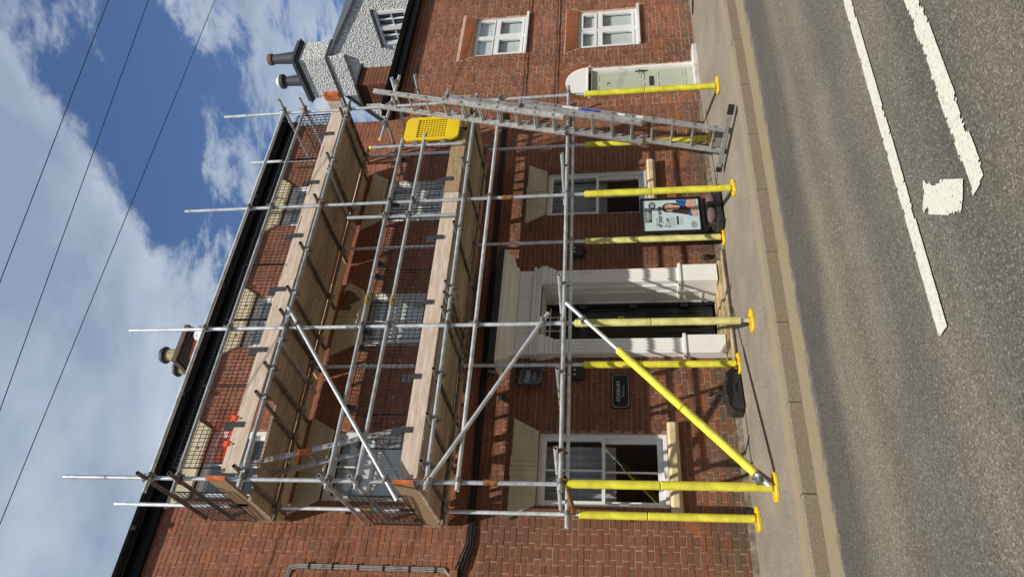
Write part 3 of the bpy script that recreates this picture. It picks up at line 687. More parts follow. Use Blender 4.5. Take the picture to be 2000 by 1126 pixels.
cable('wall_cable', sagpts((10.4, -.012, 3.20), (15, -.012, 3.24), 22, .016), .008, M['cable'], 'thin wavy black cable between the two windows of the right hand house')
cable('wall_cable', sagpts((10.0, -.012, 2.60), (15, -.012, 2.66), 24, .014), .008, M['cable'], 'thin wavy black cable above the lower window of the right hand house')

# chimney of the brick building
ch = MB(); xc0, xc1, yc0, yc1 = 6.70, 7.33, 2.45, 3.15
chp = MB(); chp.box(xc0, xc1, yc0, yc1, 8.6, 9.83)
chm = part(chp, 'chimney', M['mortar'], bld, False)
cb = MB(); z = 8.62; k = 0
while z < 9.80:
    for face in range(2):
        u = 0 if k % 2 == 0 else -.11
        Ln = (xc1-xc0) if face == 0 else (yc1-yc0); stt = True
        while u < Ln:
            w = ST if stt else HD; a, c = max(0, u), min(Ln, u+w)
            if c-a > .03:
                col = tone(0, 5)
                if R.random() < .12: col = (.5, .12, .05)
                if face == 0: cb.box(xc0+a, xc0+c, yc0-.008, yc0, z, z+CH-JT, col)
                else: cb.box(xc0-.008, xc0, yc0+a, yc0+c, z, z+CH-JT, col)
            u += w+JT; stt = not stt
    z += CH; k += 1
part(cb, 'brickwork', M['brick'], chm, False, 'stuff', True)
b = MB(); b.box(xc0-.03, xc1+.03, yc0-.03, yc1+.03, 9.80, 9.86); b.box(xc0-.06, xc1+.06, yc0-.06, yc1+.06, 9.861, 9.92); b.box(xc0-.11, xc1+.08, yc0-.11, yc1+.08, 9.921, 10.03); part(b, 'chimney_cap', mat('brown_stone', (.13, .085, .065), .9, nscale=9, nvar=.3, bump=.3), chm, False, bevel=.01)
def pot(x, y, z, parent, h, r, m1, m2, flare=1.35):
    b = MB(); b.lathe([(r*1.1, 0), (r, h*.15), (r*.96, h*.70), (r*.98, h*.72)], (x, y, z), 18, cap=False)
    p_ = part(b, 'chimney_pot', m1, parent)
    b = MB(); b.lathe([(r*.98, h*.71), (r*1.15, h*.73), (r*flare, h*.79), (r*flare*1.02, h*.84), (r*1.15, h*.98), (r*.95, h), (r*.8, h), (r*.8, h*.6)], (x, y, z), 18, cap=False); part(b, 'rim', m2, p_)
pot(6.88, 2.62, 10.03, chm, .44, .125, M['pot'], M['potdark']); pot(6.80, 3.02, 9.98, chm, .40, .12, M['pot'], M['potdark'])
b = MB(); b.lathe([(.0, .0), (.07, .012), (.11, .04), (.115, .04), (.07, .006), (0, -.006)], (7.16, 2.34, 9.62), 20, Matrix.Rotation(rad(75), 3, 'X') @ Matrix.Rotation(rad(-20), 3, 'Y'), cap=False); b.tube((7.16, 2.34, 9.62), (7.16, 2.45, 9.58), .012)
tag(part(b, 'satellite_dish', M['white']), 'small white round dish on the face of the brick chimney above the gutter', 'satellite dish')

# ---------------------------------------------------------------- the neighbouring house with the green door
h29 = thing('brick_house', 'lower red brick house with pale green front door right of the scaffolding', 'house', (12.6, .2, 0))
Y9 = .02; xA, xB = 10.335, 15.0
W1, W2_ = (12.08, 13.33, 3.23, 4.315), (12.09, 13.30, 1.035, 2.225); DO = (10.68, 11.49, .07, 2.02)
arc = [(11.085-.405*math.cos(math.pi*i/12), 2.02+.405*math.sin(math.pi*i/12)) for i in range(13)]
holes9 = [W1, W2_, (DO[0], DO[1], -.2, 2.02)]
M['mortar_pale'] = mat('mortar_pale', (.56, .40, .31), .95, nscale=14, nvar=.2, bump=.4, bscale=80, spec=.1)
w9 = part(wall_with_holes(xA, xB, -.3, 5.62, holes9, Y9+.005, .3, .2), 'wall', M['mortar_pale'], h29, False)
def pick9(x, z): return 1/(Vector((x, 0, z))-CAMP).length if 10.5 < x < 14 else .0001
hb = holes9+[(11.085-.47*math.cos(math.asin(min(1, (k+.5)*.05/.47))), 11.085+.47*math.cos(math.asin(min(1, (k+.5)*.05/.47))), 2.02+k*.05, 2.07+k*.05) for k in range(9)]
for (wx0, wx1, wz0, wz1) in (W1, W2_): hb += [(wx0-.02-.02*k, wx1+.02+.02*k, wz1+.04*k, wz1+.04*k+.04) for k in range(6)]
s9 = MB(); ind9 = bricks(xA, xB, -.02, 5.62, hb, Y9, s9, pick9, None); part(s9, 'brickwork', M['brick'], w9, False, 'stuff', True); place_bricks(ind9, Y9, w9, -1)
def wedge_bricks(pts_fn, k, parent):
    for i in range(k):
        b = MB(); q = pts_fn(i/k+.004, (i+1)/k-.004); c = (R.uniform(.25, .33), R.uniform(.085, .11), R.uniform(.035, .05)); b.prism(q, Y9-.004, Y9+.02, col=c); part(b, 'arch_brick', M['brick'], parent, False, colour=True)
for (wx0, wx1, wz0, wz1) in (W1, W2_):
    wedge_bricks(lambda s, t: [(wx0+(wx1-wx0)*s, wz1+.003), (wx0+(wx1-wx0)*t, wz1+.003), (wx0-.13+(wx1-wx0+.26)*t, wz1+.235), (wx0-.13+(wx1-wx0+.26)*s, wz1+.235)], 22, w9)
wedge_bricks(lambda s, t: [(11.085-.41*math.cos(math.pi*s), 2.02+.41*math.sin(math.pi*s)), (11.085-.41*math.cos(math.pi*t), 2.02+.41*math.sin(math.pi*t)), (11.085-.52*math.cos(math.pi*t), 2.02+.52*math.sin(math.pi*t)), (11.085-.52*math.cos(math.pi*s), 2.02+.52*math.sin(math.pi*s))], 21, w9)
b = MB(); b.prism([(p[0], p[1]) for p in arc], Y9-.001, Y9+.1); part(b, 'fanlight_board', M['wpaint'], h29, False)
b = MB(); b.box(DO[0]+.003, DO[0]+.058, Y9+.03, Y9+.12, DO[2]+.04, 2.02); b.box(DO[1]-.058, DO[1]-.003, Y9+.03, Y9+.12, DO[2]+.04, 2.02); b.box(DO[0]+.058, DO[1]-.058, Y9+.03, Y9+.12, 1.93, 1.955); b.box(DO[0]-.0, DO[1], Y9-.012, Y9+.12, 2.0, 2.03); part(b, 'door_frame', M['wpaint'], h29, False, bevel=.004)
b = MB(); b.box(DO[0]+.06, DO[1]-.06, Y9+.10, Y9+.12, 1.956, 1.999); part(b, 'transom_light', M['black'], h29, False)
b = MB(); dx0, dx1 = DO[0]+.06, DO[1]-.06; dm = (dx0+dx1)/2; yD = Y9+.085
b.box(dx0, dx1, yD, yD+.04, .12, 1.928)
d9 = part(b, 'door', M['sage'], h29, False)
for z0, z1 in ((.24, .74), (.98, 1.82)):
    for x0, x1 in ((dx0+.07, dm-.035), (dm+.035, dx1-.07)):
        b = MB(); ringf(b, x0, x1, z0, z1, .02, yD-.008, yD-.0005); b.box(x0+.05, x1-.05, yD-.006, yD-.0007, z0+.05, z1-.05); part(b, 'door_panel', M['sage'], d9, False, bevel=.003)
b = MB(); b.box(dm-.13, dm+.13, yD-.012, yD-.0006, .82, .895); b.box(dm-.105, dm+.105, yD-.018, yD-.0121, .838, .878); part(b, 'letterbox', M['plate'], d9, False)
b = MB(); b.box(dx1-.065, dx1-.03, yD-.014, yD-.0006, .92, 1.14); b.tube((dx1-.045, yD-.04, 1.06), (dx1-.15, yD-.04, 1.06), .009); b.tube((dx1-.045, yD-.045, 1.06), (dx1-.045, yD, 1.06), .011); part(b, 'handle', M['plate'], d9)
b = MB(); b.prism([(DO[0]-.06, -.1), (DO[1]+.34, -.1), (DO[1]+.32, .10), (DO[1]+.02, .115), (DO[0]-.02, .115)], Y9-.13, Y9+.16); part(b, 'door_step', M['concstep'], h29, False, bevel=.02)
def txt(s, size, m_, name, parent, x, z, y, align='CENTER', sx=1.0, space=1.0, rot=0, bold=0.0):
    cu = bpy.data.curves.new('t', 'FONT'); cu.body = s; cu.size = size; cu.align_x = align; cu.align_y = 'CENTER'; cu.space_character = space; cu.extrude = .0008; cu.offset = bold
    t = bpy.data.objects.new('t', cu); COL.objects.link(t); bpy.context.view_layer.update()
    me = bpy.data.meshes.new_from_object(t.evaluated_get(bpy.context.evaluated_depsgraph_get())); bpy.data.objects.remove(t)
    me.materials.clear(); me.materials.append(m_)
    Mx = Matrix.Rotation(rad(90), 4, 'X') @ Matrix.Diagonal((sx, 1, 1, 1)); me.transform(Mx)
    o = link(name, me, parent); o.location = Vector((x, y, z))-ploc(parent)
    if rot: o.rotation_euler = (0, rot, 0)
    return o
txt('29', .11, M['black'], 'door_number', d9, dm-.02, 1.62, yD-.003)
def casement(w, parent, split, top, open_=False):
    a, c, z0, z1 = w; yF = Y9+.05
    b = MB(); ringf(b, a+.003, c-.003, z0+.035, z1-.003, .05, yF, yF+.08)
    zm = z1-(z1-z0)*split; mid = (a+c)/2
    b.box(a+.053, c-.053, yF, yF+.08, zm-.03, zm+.03); b.box(mid-.035, mid+.035, yF+.001, yF+.079, z0+.085, zm-.03); b.box(mid-.025, mid+.025, yF+.001, yF+.079, zm+.03, z1-.053)
    fr = part(b, 'window', M['upvc'], parent, False, bevel=.005)
    for (x0, x1, p, q) in ((a+.055, mid-.037, z0+.087, zm-.032), (mid+.037, c-.055, z0+.087, zm-.032), (a+.055, mid-.027, zm+.032, z1-.055), (mid+.027, c-.055, zm+.032, z1-.055)):
        b = MB(); ringf(b, x0, x1, p, q, .05 if top or q < zm else .02, yF-.012, yF+.05); part(b, 'casement', M['upvc'], fr, False, bevel=.005)
        b = MB(); b.box(x0+.015, x1-.015, yF+.02, yF+.024, p+.015, q-.015); part(b, 'pane', M['glass'], fr, False)
    b = MB(); slats(b, a+.05, c-.05, z0+.06, z1-.06, yF+.085, .055); part(b, 'blind', M['blind'], fr, False)
    b = MB(); room(b, a-.05, c+.05, z0-.05, z1+.05, Y9+.311, 1.2); part(b, 'room_lining', M['dark'], fr, False)
    b = MB(); b.box(a-.01, c+.03, Y9-.06, yF+.06, z0-.015, z0+.034); part(b, 'sill', M['upvc'], fr, False, bevel=.006)
casement(W1, h29, .40, False); casement(W2_, h29, .34, True)
b = MB(); b.box(xA+.0, xB, -.14, Y9+.006, 5.60, 5.70); part(b, 'soffit', M['gutterm'], h29, False)
b = MB(); gutter(b, xA+.08, xB+1, -.155, 5.80, .075); b.box(xA+.08, xB+1, -.078, -.03, 5.70, 5.83); part(b, 'gutter', M['gutterm'], h29)
b = MB(); b.box(xA, xB, -.03, 5, 5.70, 5.76); part(b, 'roof', M['lead'], h29, False)
for bx in (11.42,):
    for bz in (4.26,):
        b = MB(); ringf(b, bx-.11, bx+.11, bz-.07, bz+.07, .02, Y9-.006, Y9+.015); b.box(bx-.085, bx+.085, Y9-.003, Y9+.01, bz-.045, bz+.045); part(b, 'air_brick', M['rust'], h29, False)
# brick pier with weathered cap standing at the left end of its roof
b = MB(); b.box(11.62, 12.15, .16, .64, 5.76, 6.60)
pm = part(b, 'parapet_pier', M['mortar'], h29, False)
cb = MB(); z = 5.78; k = 0
while z < 6.55:
    for face in range(2):
        u = 0 if k % 2 == 0 else -.11; Ln = .53 if face == 0 else .48; stt = True
        while u < Ln:
            w = ST if stt else HD; a, c = max(0, u), min(Ln, u+w)
            if c-a > .03:
                if face == 0: cb.box(11.62+a, 11.62+c, .152, .16, z, z+CH-JT, tone(0, 5))
                else: cb.box(11.612, 11.62, .16+a, .16+c, z, z+CH-JT, tone(0, 5))
            u += w+JT; stt = not stt
    z += CH; k += 1
part(cb, 'brickwork', M['brick'], pm, False, 'stuff', True)
b = MB(); b.box(11.55, 12.22, .09, .71, 6.60, 6.66); part(b, 'coping', M['lead'], pm, False, bevel=.008)

# ---------------------------------------------------------------- gabled white house further right
h31 = thing('white_house', 'white roughcast gable with a tall chimney rising behind the lower brick house', 'house', (17, 2, 5.0))
yR, zR, sl = 2.42, 8.98, math.tan(rad(37.5)); xg = 15.0
b = MB(); zE = zR-sl*(yR-.0)
gw = Matrix(((0, 1, 0, 0), (1, 0, 0, 0), (0, 0, 1, 0), (0, 0, 0, 1)))
def ypoly(mb, pts, x0, x1): mb.prism(pts, x0, x1, gw)        # polygon in (y,z) pushed along x
wy0, wy1, wz0, wz1 = .72, 1.62, 6.30, 7.10
# gable wall around its window
for pts in ([(0, 0), (wy0, 0), (wy0, zE+sl*wy0), (0, zE)], [(wy1, 0), (4.9, 0), (4.9, zR-sl*(4.9-yR)), (yR, zR), (wy1, zE+sl*wy1)], [(wy0, wz1), (wy1, wz1), (wy1, zE+sl*wy1), (wy0, zE+sl*wy0)], [(wy0, 0), (wy1, 0), (wy1, wz0), (wy0, wz0)]):
    ypoly(b, pts, xg, xg+.3)
part(b, 'gable_wall', M['rough'], h31, False)
b = MB(); b.box(xg+.3, 26, .001, .3, 0, zE-.01); part(b, 'front_wall', M['rough'], h31, False)
b = MB(); ypoly(b, [(-.22, zE-sl*.22), (yR, zR), (yR, zR+.07), (-.22, zE-sl*.22+.07)], xg-.05, 26); ypoly(b, [(yR, zR), (5.1, zR-sl*(5.1-yR)), (5.1, zR-sl*(5.1-yR)+.07), (yR, zR+.07)], xg-.05, 26); part(b, 'roof', M['slate'], h31, False)
b = MB()
for (a, c, p, q) in ((wy0, wy0+.07, wz0, wz1), (wy1-.07, wy1, wz0, wz1), (wy0+.07, wy1-.07, wz1-.07, wz1), (wy0+.07, wy1-.07, wz0, wz0+.07), ((wy0+wy1)/2-.05, (wy0+wy1)/2+.05, wz0+.07, wz1-.07)): b.box(xg-.03, xg+.06, a, c, p, q)
for a in (wy0+.07, (wy0+wy1)/2+.05):
    b.box(xg+.0, xg+.05, a+.15, a+.175, wz0+.07, wz1-.07); b.box(xg+.002, xg+.048, a, a+.33, (wz0+wz1)/2-.02, (wz0+wz1)/2+.005)
gwn = part(b, 'window', M['upvc'], h31, False)
b = MB(); b.box(xg+.07, xg+.075, wy0+.02, wy1-.02, wz0+.02, wz1-.02); part(b, 'pane', M['glass'], gwn, False)
b = MB(); b.box(xg+.31, xg+1.2, wy0-.2, wy1+.2, wz0-.2, wz1+.2); part(b, 'room_lining', M['dark'], gwn, False)
b = MB(); ypoly(b, [(wy0-.06, wz1), (wy1+.06, wz1), (wy1+.06, wz1+.05), (wy0-.06, wz1+.05)], xg-.07, xg-.001); part(b, 'window_hood', M['lead'], gwn, False)
cy0, cy1 = 1.80, 3.02
b = MB(); b.box(xg-.10, xg+.60, cy0, cy1, 8.15, 9.36); c31 = part(b, 'chimney', M['rough'], h31, False, bevel=.02)
b = MB(); b.box(xg-.125, xg+.62, cy0-.02, cy1+.02, 8.60, 8.655); part(b, 'drip_course', M['lead'], c31, False)
b = MB(); b.box(xg-.13, xg+.63, cy0-.04, cy1+.04, 9.361, 9.42); b.box(xg-.17, xg+.67, cy0-.08, cy1+.08, 9.421, 9.47); b.box(xg-.14, xg+.64, cy0-.05, cy1+.05, 9.471, 9.54); part(b, 'chimney_cap', M['lead'], c31, False, bevel=.012)
def tallpot(y, m2, white=False):
    b = MB(); b.lathe([(.17, 0), (.155, .1), (.12, .66), (.12, .68)], (xg+.3, y, 9.53), 18, cap=False); p_ = part(b, 'chimney_pot', M['potdark'], c31)
    b = MB(); b.lathe([(.12, .67), (.145, .69), (.15, .76), (.135, .80), (.10, .80), (.10, .66)] if not white else [(.12, .62), (.19, .66), (.19, .74), (.14, .77), (.10, .77), (.1, .6)], (xg+.3, y, 9.53), 18, cap=False); part(b, 'rim', m2, p_)
    if white:
        b = MB(); b.lathe([(.15, .772), (.14, .82), (.09, .86), (.0, .875)], (xg+.3, y, 9.53), 16, cap=False); part(b, 'cowl', M['white'], p_)
tallpot(2.02, M['potred']); tallpot(2.72, M['potdark'], True)

# ---------------------------------------------------------------- scaffolding
sc = thing('scaffolding', 'metal tube scaffolding with two board decks and yellow padded feet before the brick building', 'scaffold', (5.9, -.9, 0))
TR = .0242
FX = [2.827, 4.804, 6.879, 8.935]; RX = [2.877, 4.859, 6.947, 8.983]; YF, YR = -1.46, -.38
FTOP = [7.853, 7.834, 7.786, 7.82]; RTOP = [7.914, 5.9, 5.9, 7.85]
FFOAM = [2.054, 2.007, 1.92, 1.95]; RFOAM = [1.99, 1.97, 1.98, 2.0]
def tubep(name, p, q, m_='galv', parent=sc, label=None):
    b = MB(); b.tube(p, q, TR, 12, hollow=True); return part(b, name, M[m_], parent, True, label=label)
def foam(p, q, m_, parent, joint=None):
    p = Vector(p); q = Vector(q); d = q-p
    for a, c in ((0, joint or .5), ((joint or .5)+.004, 1)):
        b = MB(); b.tube(p+d*a, p+d*c, .0455, 16); part(b, 'foam_sleeve', M[m_], parent, True, bevel=.006)
bp = MB(); n = 24; ringv = []
for i in range(n):                                     # oval plastic foot with a rim, two hand holes and a boss
    t = 2*math.pi*i/n; c, s_ = math.cos(t), math.sin(t)
    for (ra, rb_, z) in ((.150, .095, 0), (.150, .095, .022), (.140, .085, .034), (.118, .064, .034), (.112, .058, .012), (.06, .052, .012), (.055, .048, .026), (.036, .036, .028), (.034, .034, .05), (.026, .026, .05)):
        ringv.append((math.copysign(abs(c)**.8, c)*ra, math.copysign(abs(s_)**.8, s_)*rb_, z))
K = 10; fs = []
for i in range(n):
    j = (i+1) % n
    for k in range(K-1): fs.append((i*K+k, j*K+k, j*K+k+1, i*K+k+1))
bp.add(ringv, fs); bpm = bp.mesh('base_plate', M['yplas'], True)
cpl = MB()                                             # right angle coupler: two collars, a saddle and two bolts
cpl.tube((0, 0, -.028), (0, 0, .028), .034, 10); cpl.tube((-.028, -.0485, 0), (.028, -.0485, 0), .034, 10)
cpl.box(-.03, .03, -.03, -.02, -.03, .03); cpl.tube((.03, .0, .0), (.062, -.012, 0), .008, 6); cpl.tube((.056, -.012, 0), (.072, -.016, 0), .013, 6)
cpl.tube((0, -.05, .03), (.006, -.056, .064), .008, 6); cpl.tube((.005, -.056, .058), (.008, -.058, .072), .013, 6)
cpm = cpl.mesh('coupler', M['coup'], True); cpr = cpm.copy(); cpr.materials[0] = M['rust']
def coupler(p, rot=0, rusty=False, tilt=0):
    return inst('coupler', cpr if rusty else cpm, sc, p, (Matrix.Rotation(rot, 3, 'Z') @ Matrix.Rotation(tilt, 3, 'Y')).to_quaternion())
for i in range(4):
    z = zp(FX[i], YF)
    s_ = tubep('standard', (FX[i], YF, z+.03), (FX[i]+(-.018 if i == 0 else 0), YF, FTOP[i]))
    fm = 'foampale' if i == 1 else 'foam'
    foam((FX[i], YF, z+(.14 if i == 1 else .05)), (FX[i], YF, FFOAM[i]), fm, s_, .53)
    inst('base_plate', bpm, sc, (FX[i], YF, z+.002), Matrix.Rotation(rad(R.uniform(-12, 25)), 3, 'Z').to_quaternion())
    z = zp(RX[i], YR)
    s_ = tubep('standard', (RX[i], YR, z+.03), (RX[i], YR, RTOP[i]))
    foam((RX[i], YR, z+.05), (RX[i], YR, RFOAM[i]), 'foampale' if i == 2 else 'foam', s_, .6)
    inst('base_plate', bpm, sc, (RX[i], YR, z+.002), Matrix.Rotation(rad(R.uniform(-15, 20)), 3, 'Z').to_quaternion())
def zl(za, zb, x): return za+(zb-za)*(x-2.827)/(8.935-2.827)
YL = YF-.0485
led = {}
for nm, za, zb, xa, xb in (('g1', 6.74, 6.77, 2.63, 9.02), ('g2', 6.40, 6.42, 2.63, 9.02), ('d2', 5.63, 5.68, 2.70, 9.06), ('m1', 4.63, 4.66, 2.70, 8.12), ('m2', 4.30, 4.32, 2.70, 8.2),
                           ('d1', 3.53, 3.61, 2.71, 9.05), ('x', 3.19, 3.23, 2.71, 8.75), ('b', 2.11, 2.19, 2.73, 9.08)):
    tubep('ledger' if nm in ('d1', 'd2', 'b', 'x') else 'guard_rail', (xa, YL, zl(za, zb, xa)), (xb, YL, zl(za, zb, xb)))
    led[nm] = (za, zb)
    for i in range(4):
        if nm in ('m1', 'm2') and i == 3: continue
        coupler((FX[i], YF, zl(za, zb, FX[i])), 0, R.random() < .12)
for nm, za, zb, xa, xb in (('rd2', 5.68, 5.72, 2.70, 9.15), ('rd1', 3.58, 3.64, 2.69, 9.1), ('rb', 2.13, 2.2, 2.70, 9.15)):
    tubep('ledger', (xa, YR-.0485, zl(za, zb, xa)), (xb, YR-.0485, zl(za, zb, xb)), 'galvold' if nm != 'rb' else 'galv')
    for i in range(4): coupler((RX[i], YR, zl(za, zb, RX[i])), 0, R.random() < .15)
# transoms; the far ends stop just short of the wall
for x in (2.893, 3.806, 4.193, 4.618, 4.959, 5.317, 6.041, 6.917, 7.57, 7.753, 8.735):
    z = zl(5.63, 5.68, x)+.05; y0 = -1.65 if x not in (4.618, 7.57) else -1.50
    tubep('transom', (x, y0, z), (x+R.uniform(-.03, .03), R.uniform(-.10, -.05), z+.05), 'galvold' if x not in (4.618, 7.57) else 'galv'); coupler((x, YL+.0485, z-.05), 0, False, rad(90)); coupler((x, YR, z), 0)
for x in (2.988, 3.533, 4.102, 4.958, 5.184, 5.345, 6.32, 7.518, 8.62):
    z = zl(3.53, 3.61, x)+.05
    tubep('transom', (x, -1.64, z), (x+R.uniform(-.03, .03), R.uniform(-.12, -.06), z+.04), 'galvold'); coupler((x, YL+.0485, z-.05), 0, False, rad(90)); coupler((x, YR, z), 0)
for xa, ya, xb in ((3.16, -1.60, 2.95), (4.104, -1.62, 4.06), (5.35, -1.70, 5.20), (7.371, -1.75, 7.25)):
    z = zl(2.11, 2.19, xa)+.05; tubep('transom', (xa, ya, z), (xb, -.25, z+.05)); coupler((xa, YL+.0485, z-.05), 0, xa == 3.16, rad(90))
tubep('transom', (2.86, -1.56, 2.06), (2.89, -.28, 2.05), 'rust')
# return guard rails at both ends
for z in (6.765, 6.385, 4.655, 4.315):
    tubep('guard_rail', (2.775, -1.70, z), (2.80, -.14, z-.02), 'galvold' if z > 5 else 'galv'); coupler((2.827, YF, z), rad(-90))
for z in (6.79, 6.44):
    tubep('guard_rail', (8.985, -1.70, z), (9.03, -.25, z)); coupler((8.935, YF, z), rad(90))
tubep('transom', (8.99, -1.68, 5.74), (9.03, -.2, 5.78), 'galvold')
# sleeve couplers where tubes are joined end to end
def sleeve(p, axis, m_='coup'):
    b = MB(); p = Vector(p); a = Vector(axis)
    o_ = a.orthogonal().normalized()
    b.tube(p-a*.075, p+a*.075, .032, 12)
    for k in (-.045, .045):
        b.tube(p+a*k-o_*.05, p+a*k+o_*.05, .008, 6); b.tube(p+a*k+o_*.036, p+a*k+o_*.052, .014, 6)
    part(b, 'sleeve_coupler', M[m_], sc)
brass = M['brass'] = mat('yellow_zinc', (.46, .33, .13), .45, .7, nscale=30, nvar=.3)
sleeve((FX[0], YF, 2.85), (0, 0, 1), 'rust'); sleeve((FX[2], YF, 2.98), (0, 0, 1), 'rust'); sleeve((FX[1], YF, 4.79), (0, 0, 1))
sleeve((5.17, YL, zl(4.63, 4.66, 5.17)), (1, 0, 0), 'brass'); sleeve((5.14, YL, zl(4.30, 4.32, 5.14)), (1, 0, 0), 'brass'); sleeve((RX[0], YR, 4.55), (0, 0, 1), 'brass')
# braces
tubep('brace', (5.06, -1.545, 5.66), (2.58, -1.545, 3.80)); coupler((4.80, -1.50, 5.47), 0); coupler((2.80, -1.50, 3.97), 0)
tubep('brace', (4.90, -1.545, 2.32), (2.74, -1.545, 3.53)); coupler((4.80, -1.50, 2.385), 0); coupler((2.80, -1.50, 3.49), 0)
bl = tubep('brace', (5.04, -1.545, 2.11), (2.80, -1.56, .05)); coupler((4.80, -1.50, 1.90), 0); coupler((2.86, -1.52, .14), 0)
foam((4.375, -1.549, 1.50), (2.93, -1.559, .17), 'foam', bl, .50)
# extra uprights, ladder access rails
tubep('upright', (6.56, -1.53, 5.19), (6.54, -1.53, 3.64)); tubep('upright', (7.975, -1.49, 3.72), (7.985, -1.49, 5.13))
coupler((6.55, -1.53, 4.64), 0); coupler((6.55, -1.53, 4.31), 0)
tubep('guard_rail', (8.17, -1.50, 5.01), (9.63, -1.50, 4.96))
tubep('guard_rail', (9.44, -1.62, 5.03), (9.20, -.60, 5.0)); tubep('guard_rail', (9.50, -1.60, 4.66), (9.42, -.60, 4.70)); tubep('guard_rail', (8.50, -1.60, 4.96), (8.45, -.40, 4.98))
for p in ((7.985, -1.49, 5.13), (8.15, -1.50, 5.011)):
    b = MB(); b.lathe([(.029, -.01), (.029, .02), (.02, .032), (0, .034)], p, 12, Matrix.Rotation(0 if p[0] < 8 else rad(-90), 3, 'Y')); part(b, 'end_cap', M['yplas'], sc)
coupler((8.45, -1.5, 4.99), 0); coupler((9.42, -1.5, 4.97), 0); coupler((8.935, -1.46, 4.99), 0)
# deck boards
def board(x0, x1, y0, y1, z0, z1, m_, name, dz=0):
    b = MB(); b.add([(x0, y0, z0), (x1, y0, z0+dz), (x1, y1, z0+dz), (x0, y1, z0), (x0, y0, z1), (x1, y0, z1+dz), (x1, y1, z1+dz), (x0, y1, z1)], [(0, 3, 2, 1), (4, 5, 6, 7), (0, 1, 5, 4), (1, 2, 6, 5), (2, 3, 7, 6), (3, 0, 4, 7)])
    return part(b, name, M[m_], sc, False, bevel=.005)
for lift, zb, slope in ((1, 3.61, .012), (2, 5.735, .008)):
    for k in range(5):
        y0 = -1.405+k*.207; y1 = y0+.2025
        xs_ = [2.74, 5.55+R.uniform(-.2, .3), 9.0+R.uniform(-.05, .1)]
        if lift == 2 and k < 2: xs_[0] = 3.95
        for a, c in zip(xs_, xs_[1:]):
            j = R.uniform(0, .010); board(a+.004, c-.004, y0, y1, zb+slope*(a-2.74)+j, zb+slope*(a-2.74)+j+.036, 'deck', 'deck_board', slope*(c-a))
    a = 2.80                                            # narrow inner board, fresh timber
    for k in range(3):
        board(a, a+2.02, -.268, -.045, zb+slope*(a-2.74)+.004, zb+slope*(a-2.74)+.040, 'fresh', 'inner_board', slope*2.02); a += 2.05+R.uniform(0, .03)
# toe boards
def toe(x0, x1, z0, z1, m_, y=-1.437, dz=.0, clip=None):
    b = MB(); pts = [(x0, z0), (x1, z0+dz), (x1, z1+dz), (x0+.06 if clip else x0, z1)] + ([(x0, z1-.07)] if clip else [])
    b.prism(pts, y, y+.03); return part(b, 'toe_board', M[m_], sc, False, bevel=.004)
toe(2.90, 5.60, 5.742, 5.955, 'toeb', dz=.012); toe(5.60+.006, 8.98, 5.752, 5.965, 'toeb', y=-1.434, dz=.02)
toe(2.86, 4.86, 3.665, 3.875, 'toeb', dz=.01, clip=1); toe(4.87, 7.05, 3.672, 3.886, 'toeb', y=-1.434, dz=.012); toe(7.056, 8.32, 3.69, 3.905, 'toebold', y=-1.438, dz=.01)
def rtoe(x, y0, y1, z0, z1, m_, paint=True):
    b = MB(); b.prism([(y0, z0), (y1, z0+.0), (y1, z1+.0), (y0, z1)], x-.018, x+.018, gw); o = part(b, 'toe_board', M[m_], sc, False, bevel=.004)
    if paint:
        for a, c in ((y0-.003, y0+.035),):
            b = MB(); b.box(x-.0215, x+.0215, a, c, z0-.003, z1+.003); part(b, 'painted_end', M['orange'], o, False)
rtoe(2.79, -1.56, -.12, 5.80, 6.02, 'toebold'); rtoe(2.78, -1.56, -.12, 3.66, 3.88, 'toebold')
rtoe(9.02, -1.72, -.35, 5.80, 6.03, 'toeb', False); rtoe(9.03, -1.50, -.35, 3.70, 3.92, 'toebold', False)
b = MB(); b.box(8.98, 9.06, -1.728, -1.62, 5.797, 6.034); part(b, 'painted_end', M['orange'], sc, False)

# brick guards: black wire panels hung between toe boards and rails
def guard_mesh(w, h, seed, spikes):
    b = MB(); r = random.Random(seed); nx = int(w/.052); nz = int(h/.068); t = .0040
    bow = lambda u, v: .012*math.sin(u*3.1+seed)*math.sin(v*2.2+1)
    for i in range(nx+1):
        x = -w/2+w*i/nx; top = h+(r.uniform(.0, .05) if spikes else 0)
        q = [(x+.004*math.sin(seed+i), bow(x, h*k/4), (top if k == 4 else h*k/4)) for k in range(5)]
        for a, c in zip(q, q[1:]): b.tube(a, c, t, 4, caps=False)
    for j in range(nz+1):
        z = h*j/nz; q = [(-w/2+w*k/5, bow(-w/2+w*k/5, z)-.005, z) for k in range(6)]
        tt = t*1.9 if j in (0, nz) else t
        for a, c in zip(q, q[1:]): b.tube(a, c, tt, 4, caps=False)
    for x in (-w/2, w/2): b.tube((x, 0, 0), (x, 0, h), t*2.2, 4)
    return b
plm = MB(); plm.box(-.060, .040, .018, .024, .03, .17); plm.box(-.03, .04, -.006, .0, -.06, .06); plm.box(-.03, .04, -.0001, .0235, .055, .0605); plm = plm.mesh('fixing_plate', M['plate'], False)
hkm = MB(); hkm.box(-.035, .035, -.012, .012, -.06, .05); hkm.tube((-.03, -.02, .03), (.03, -.02, .03), .03, 8); hkm = hkm.mesh('hook', M['blplas'], True)
sqm = MB(); sqm.box(-.014, .014, -.004, .004, -.012, .012); sqm = sqm.mesh('tie_block', M['plate'], False)
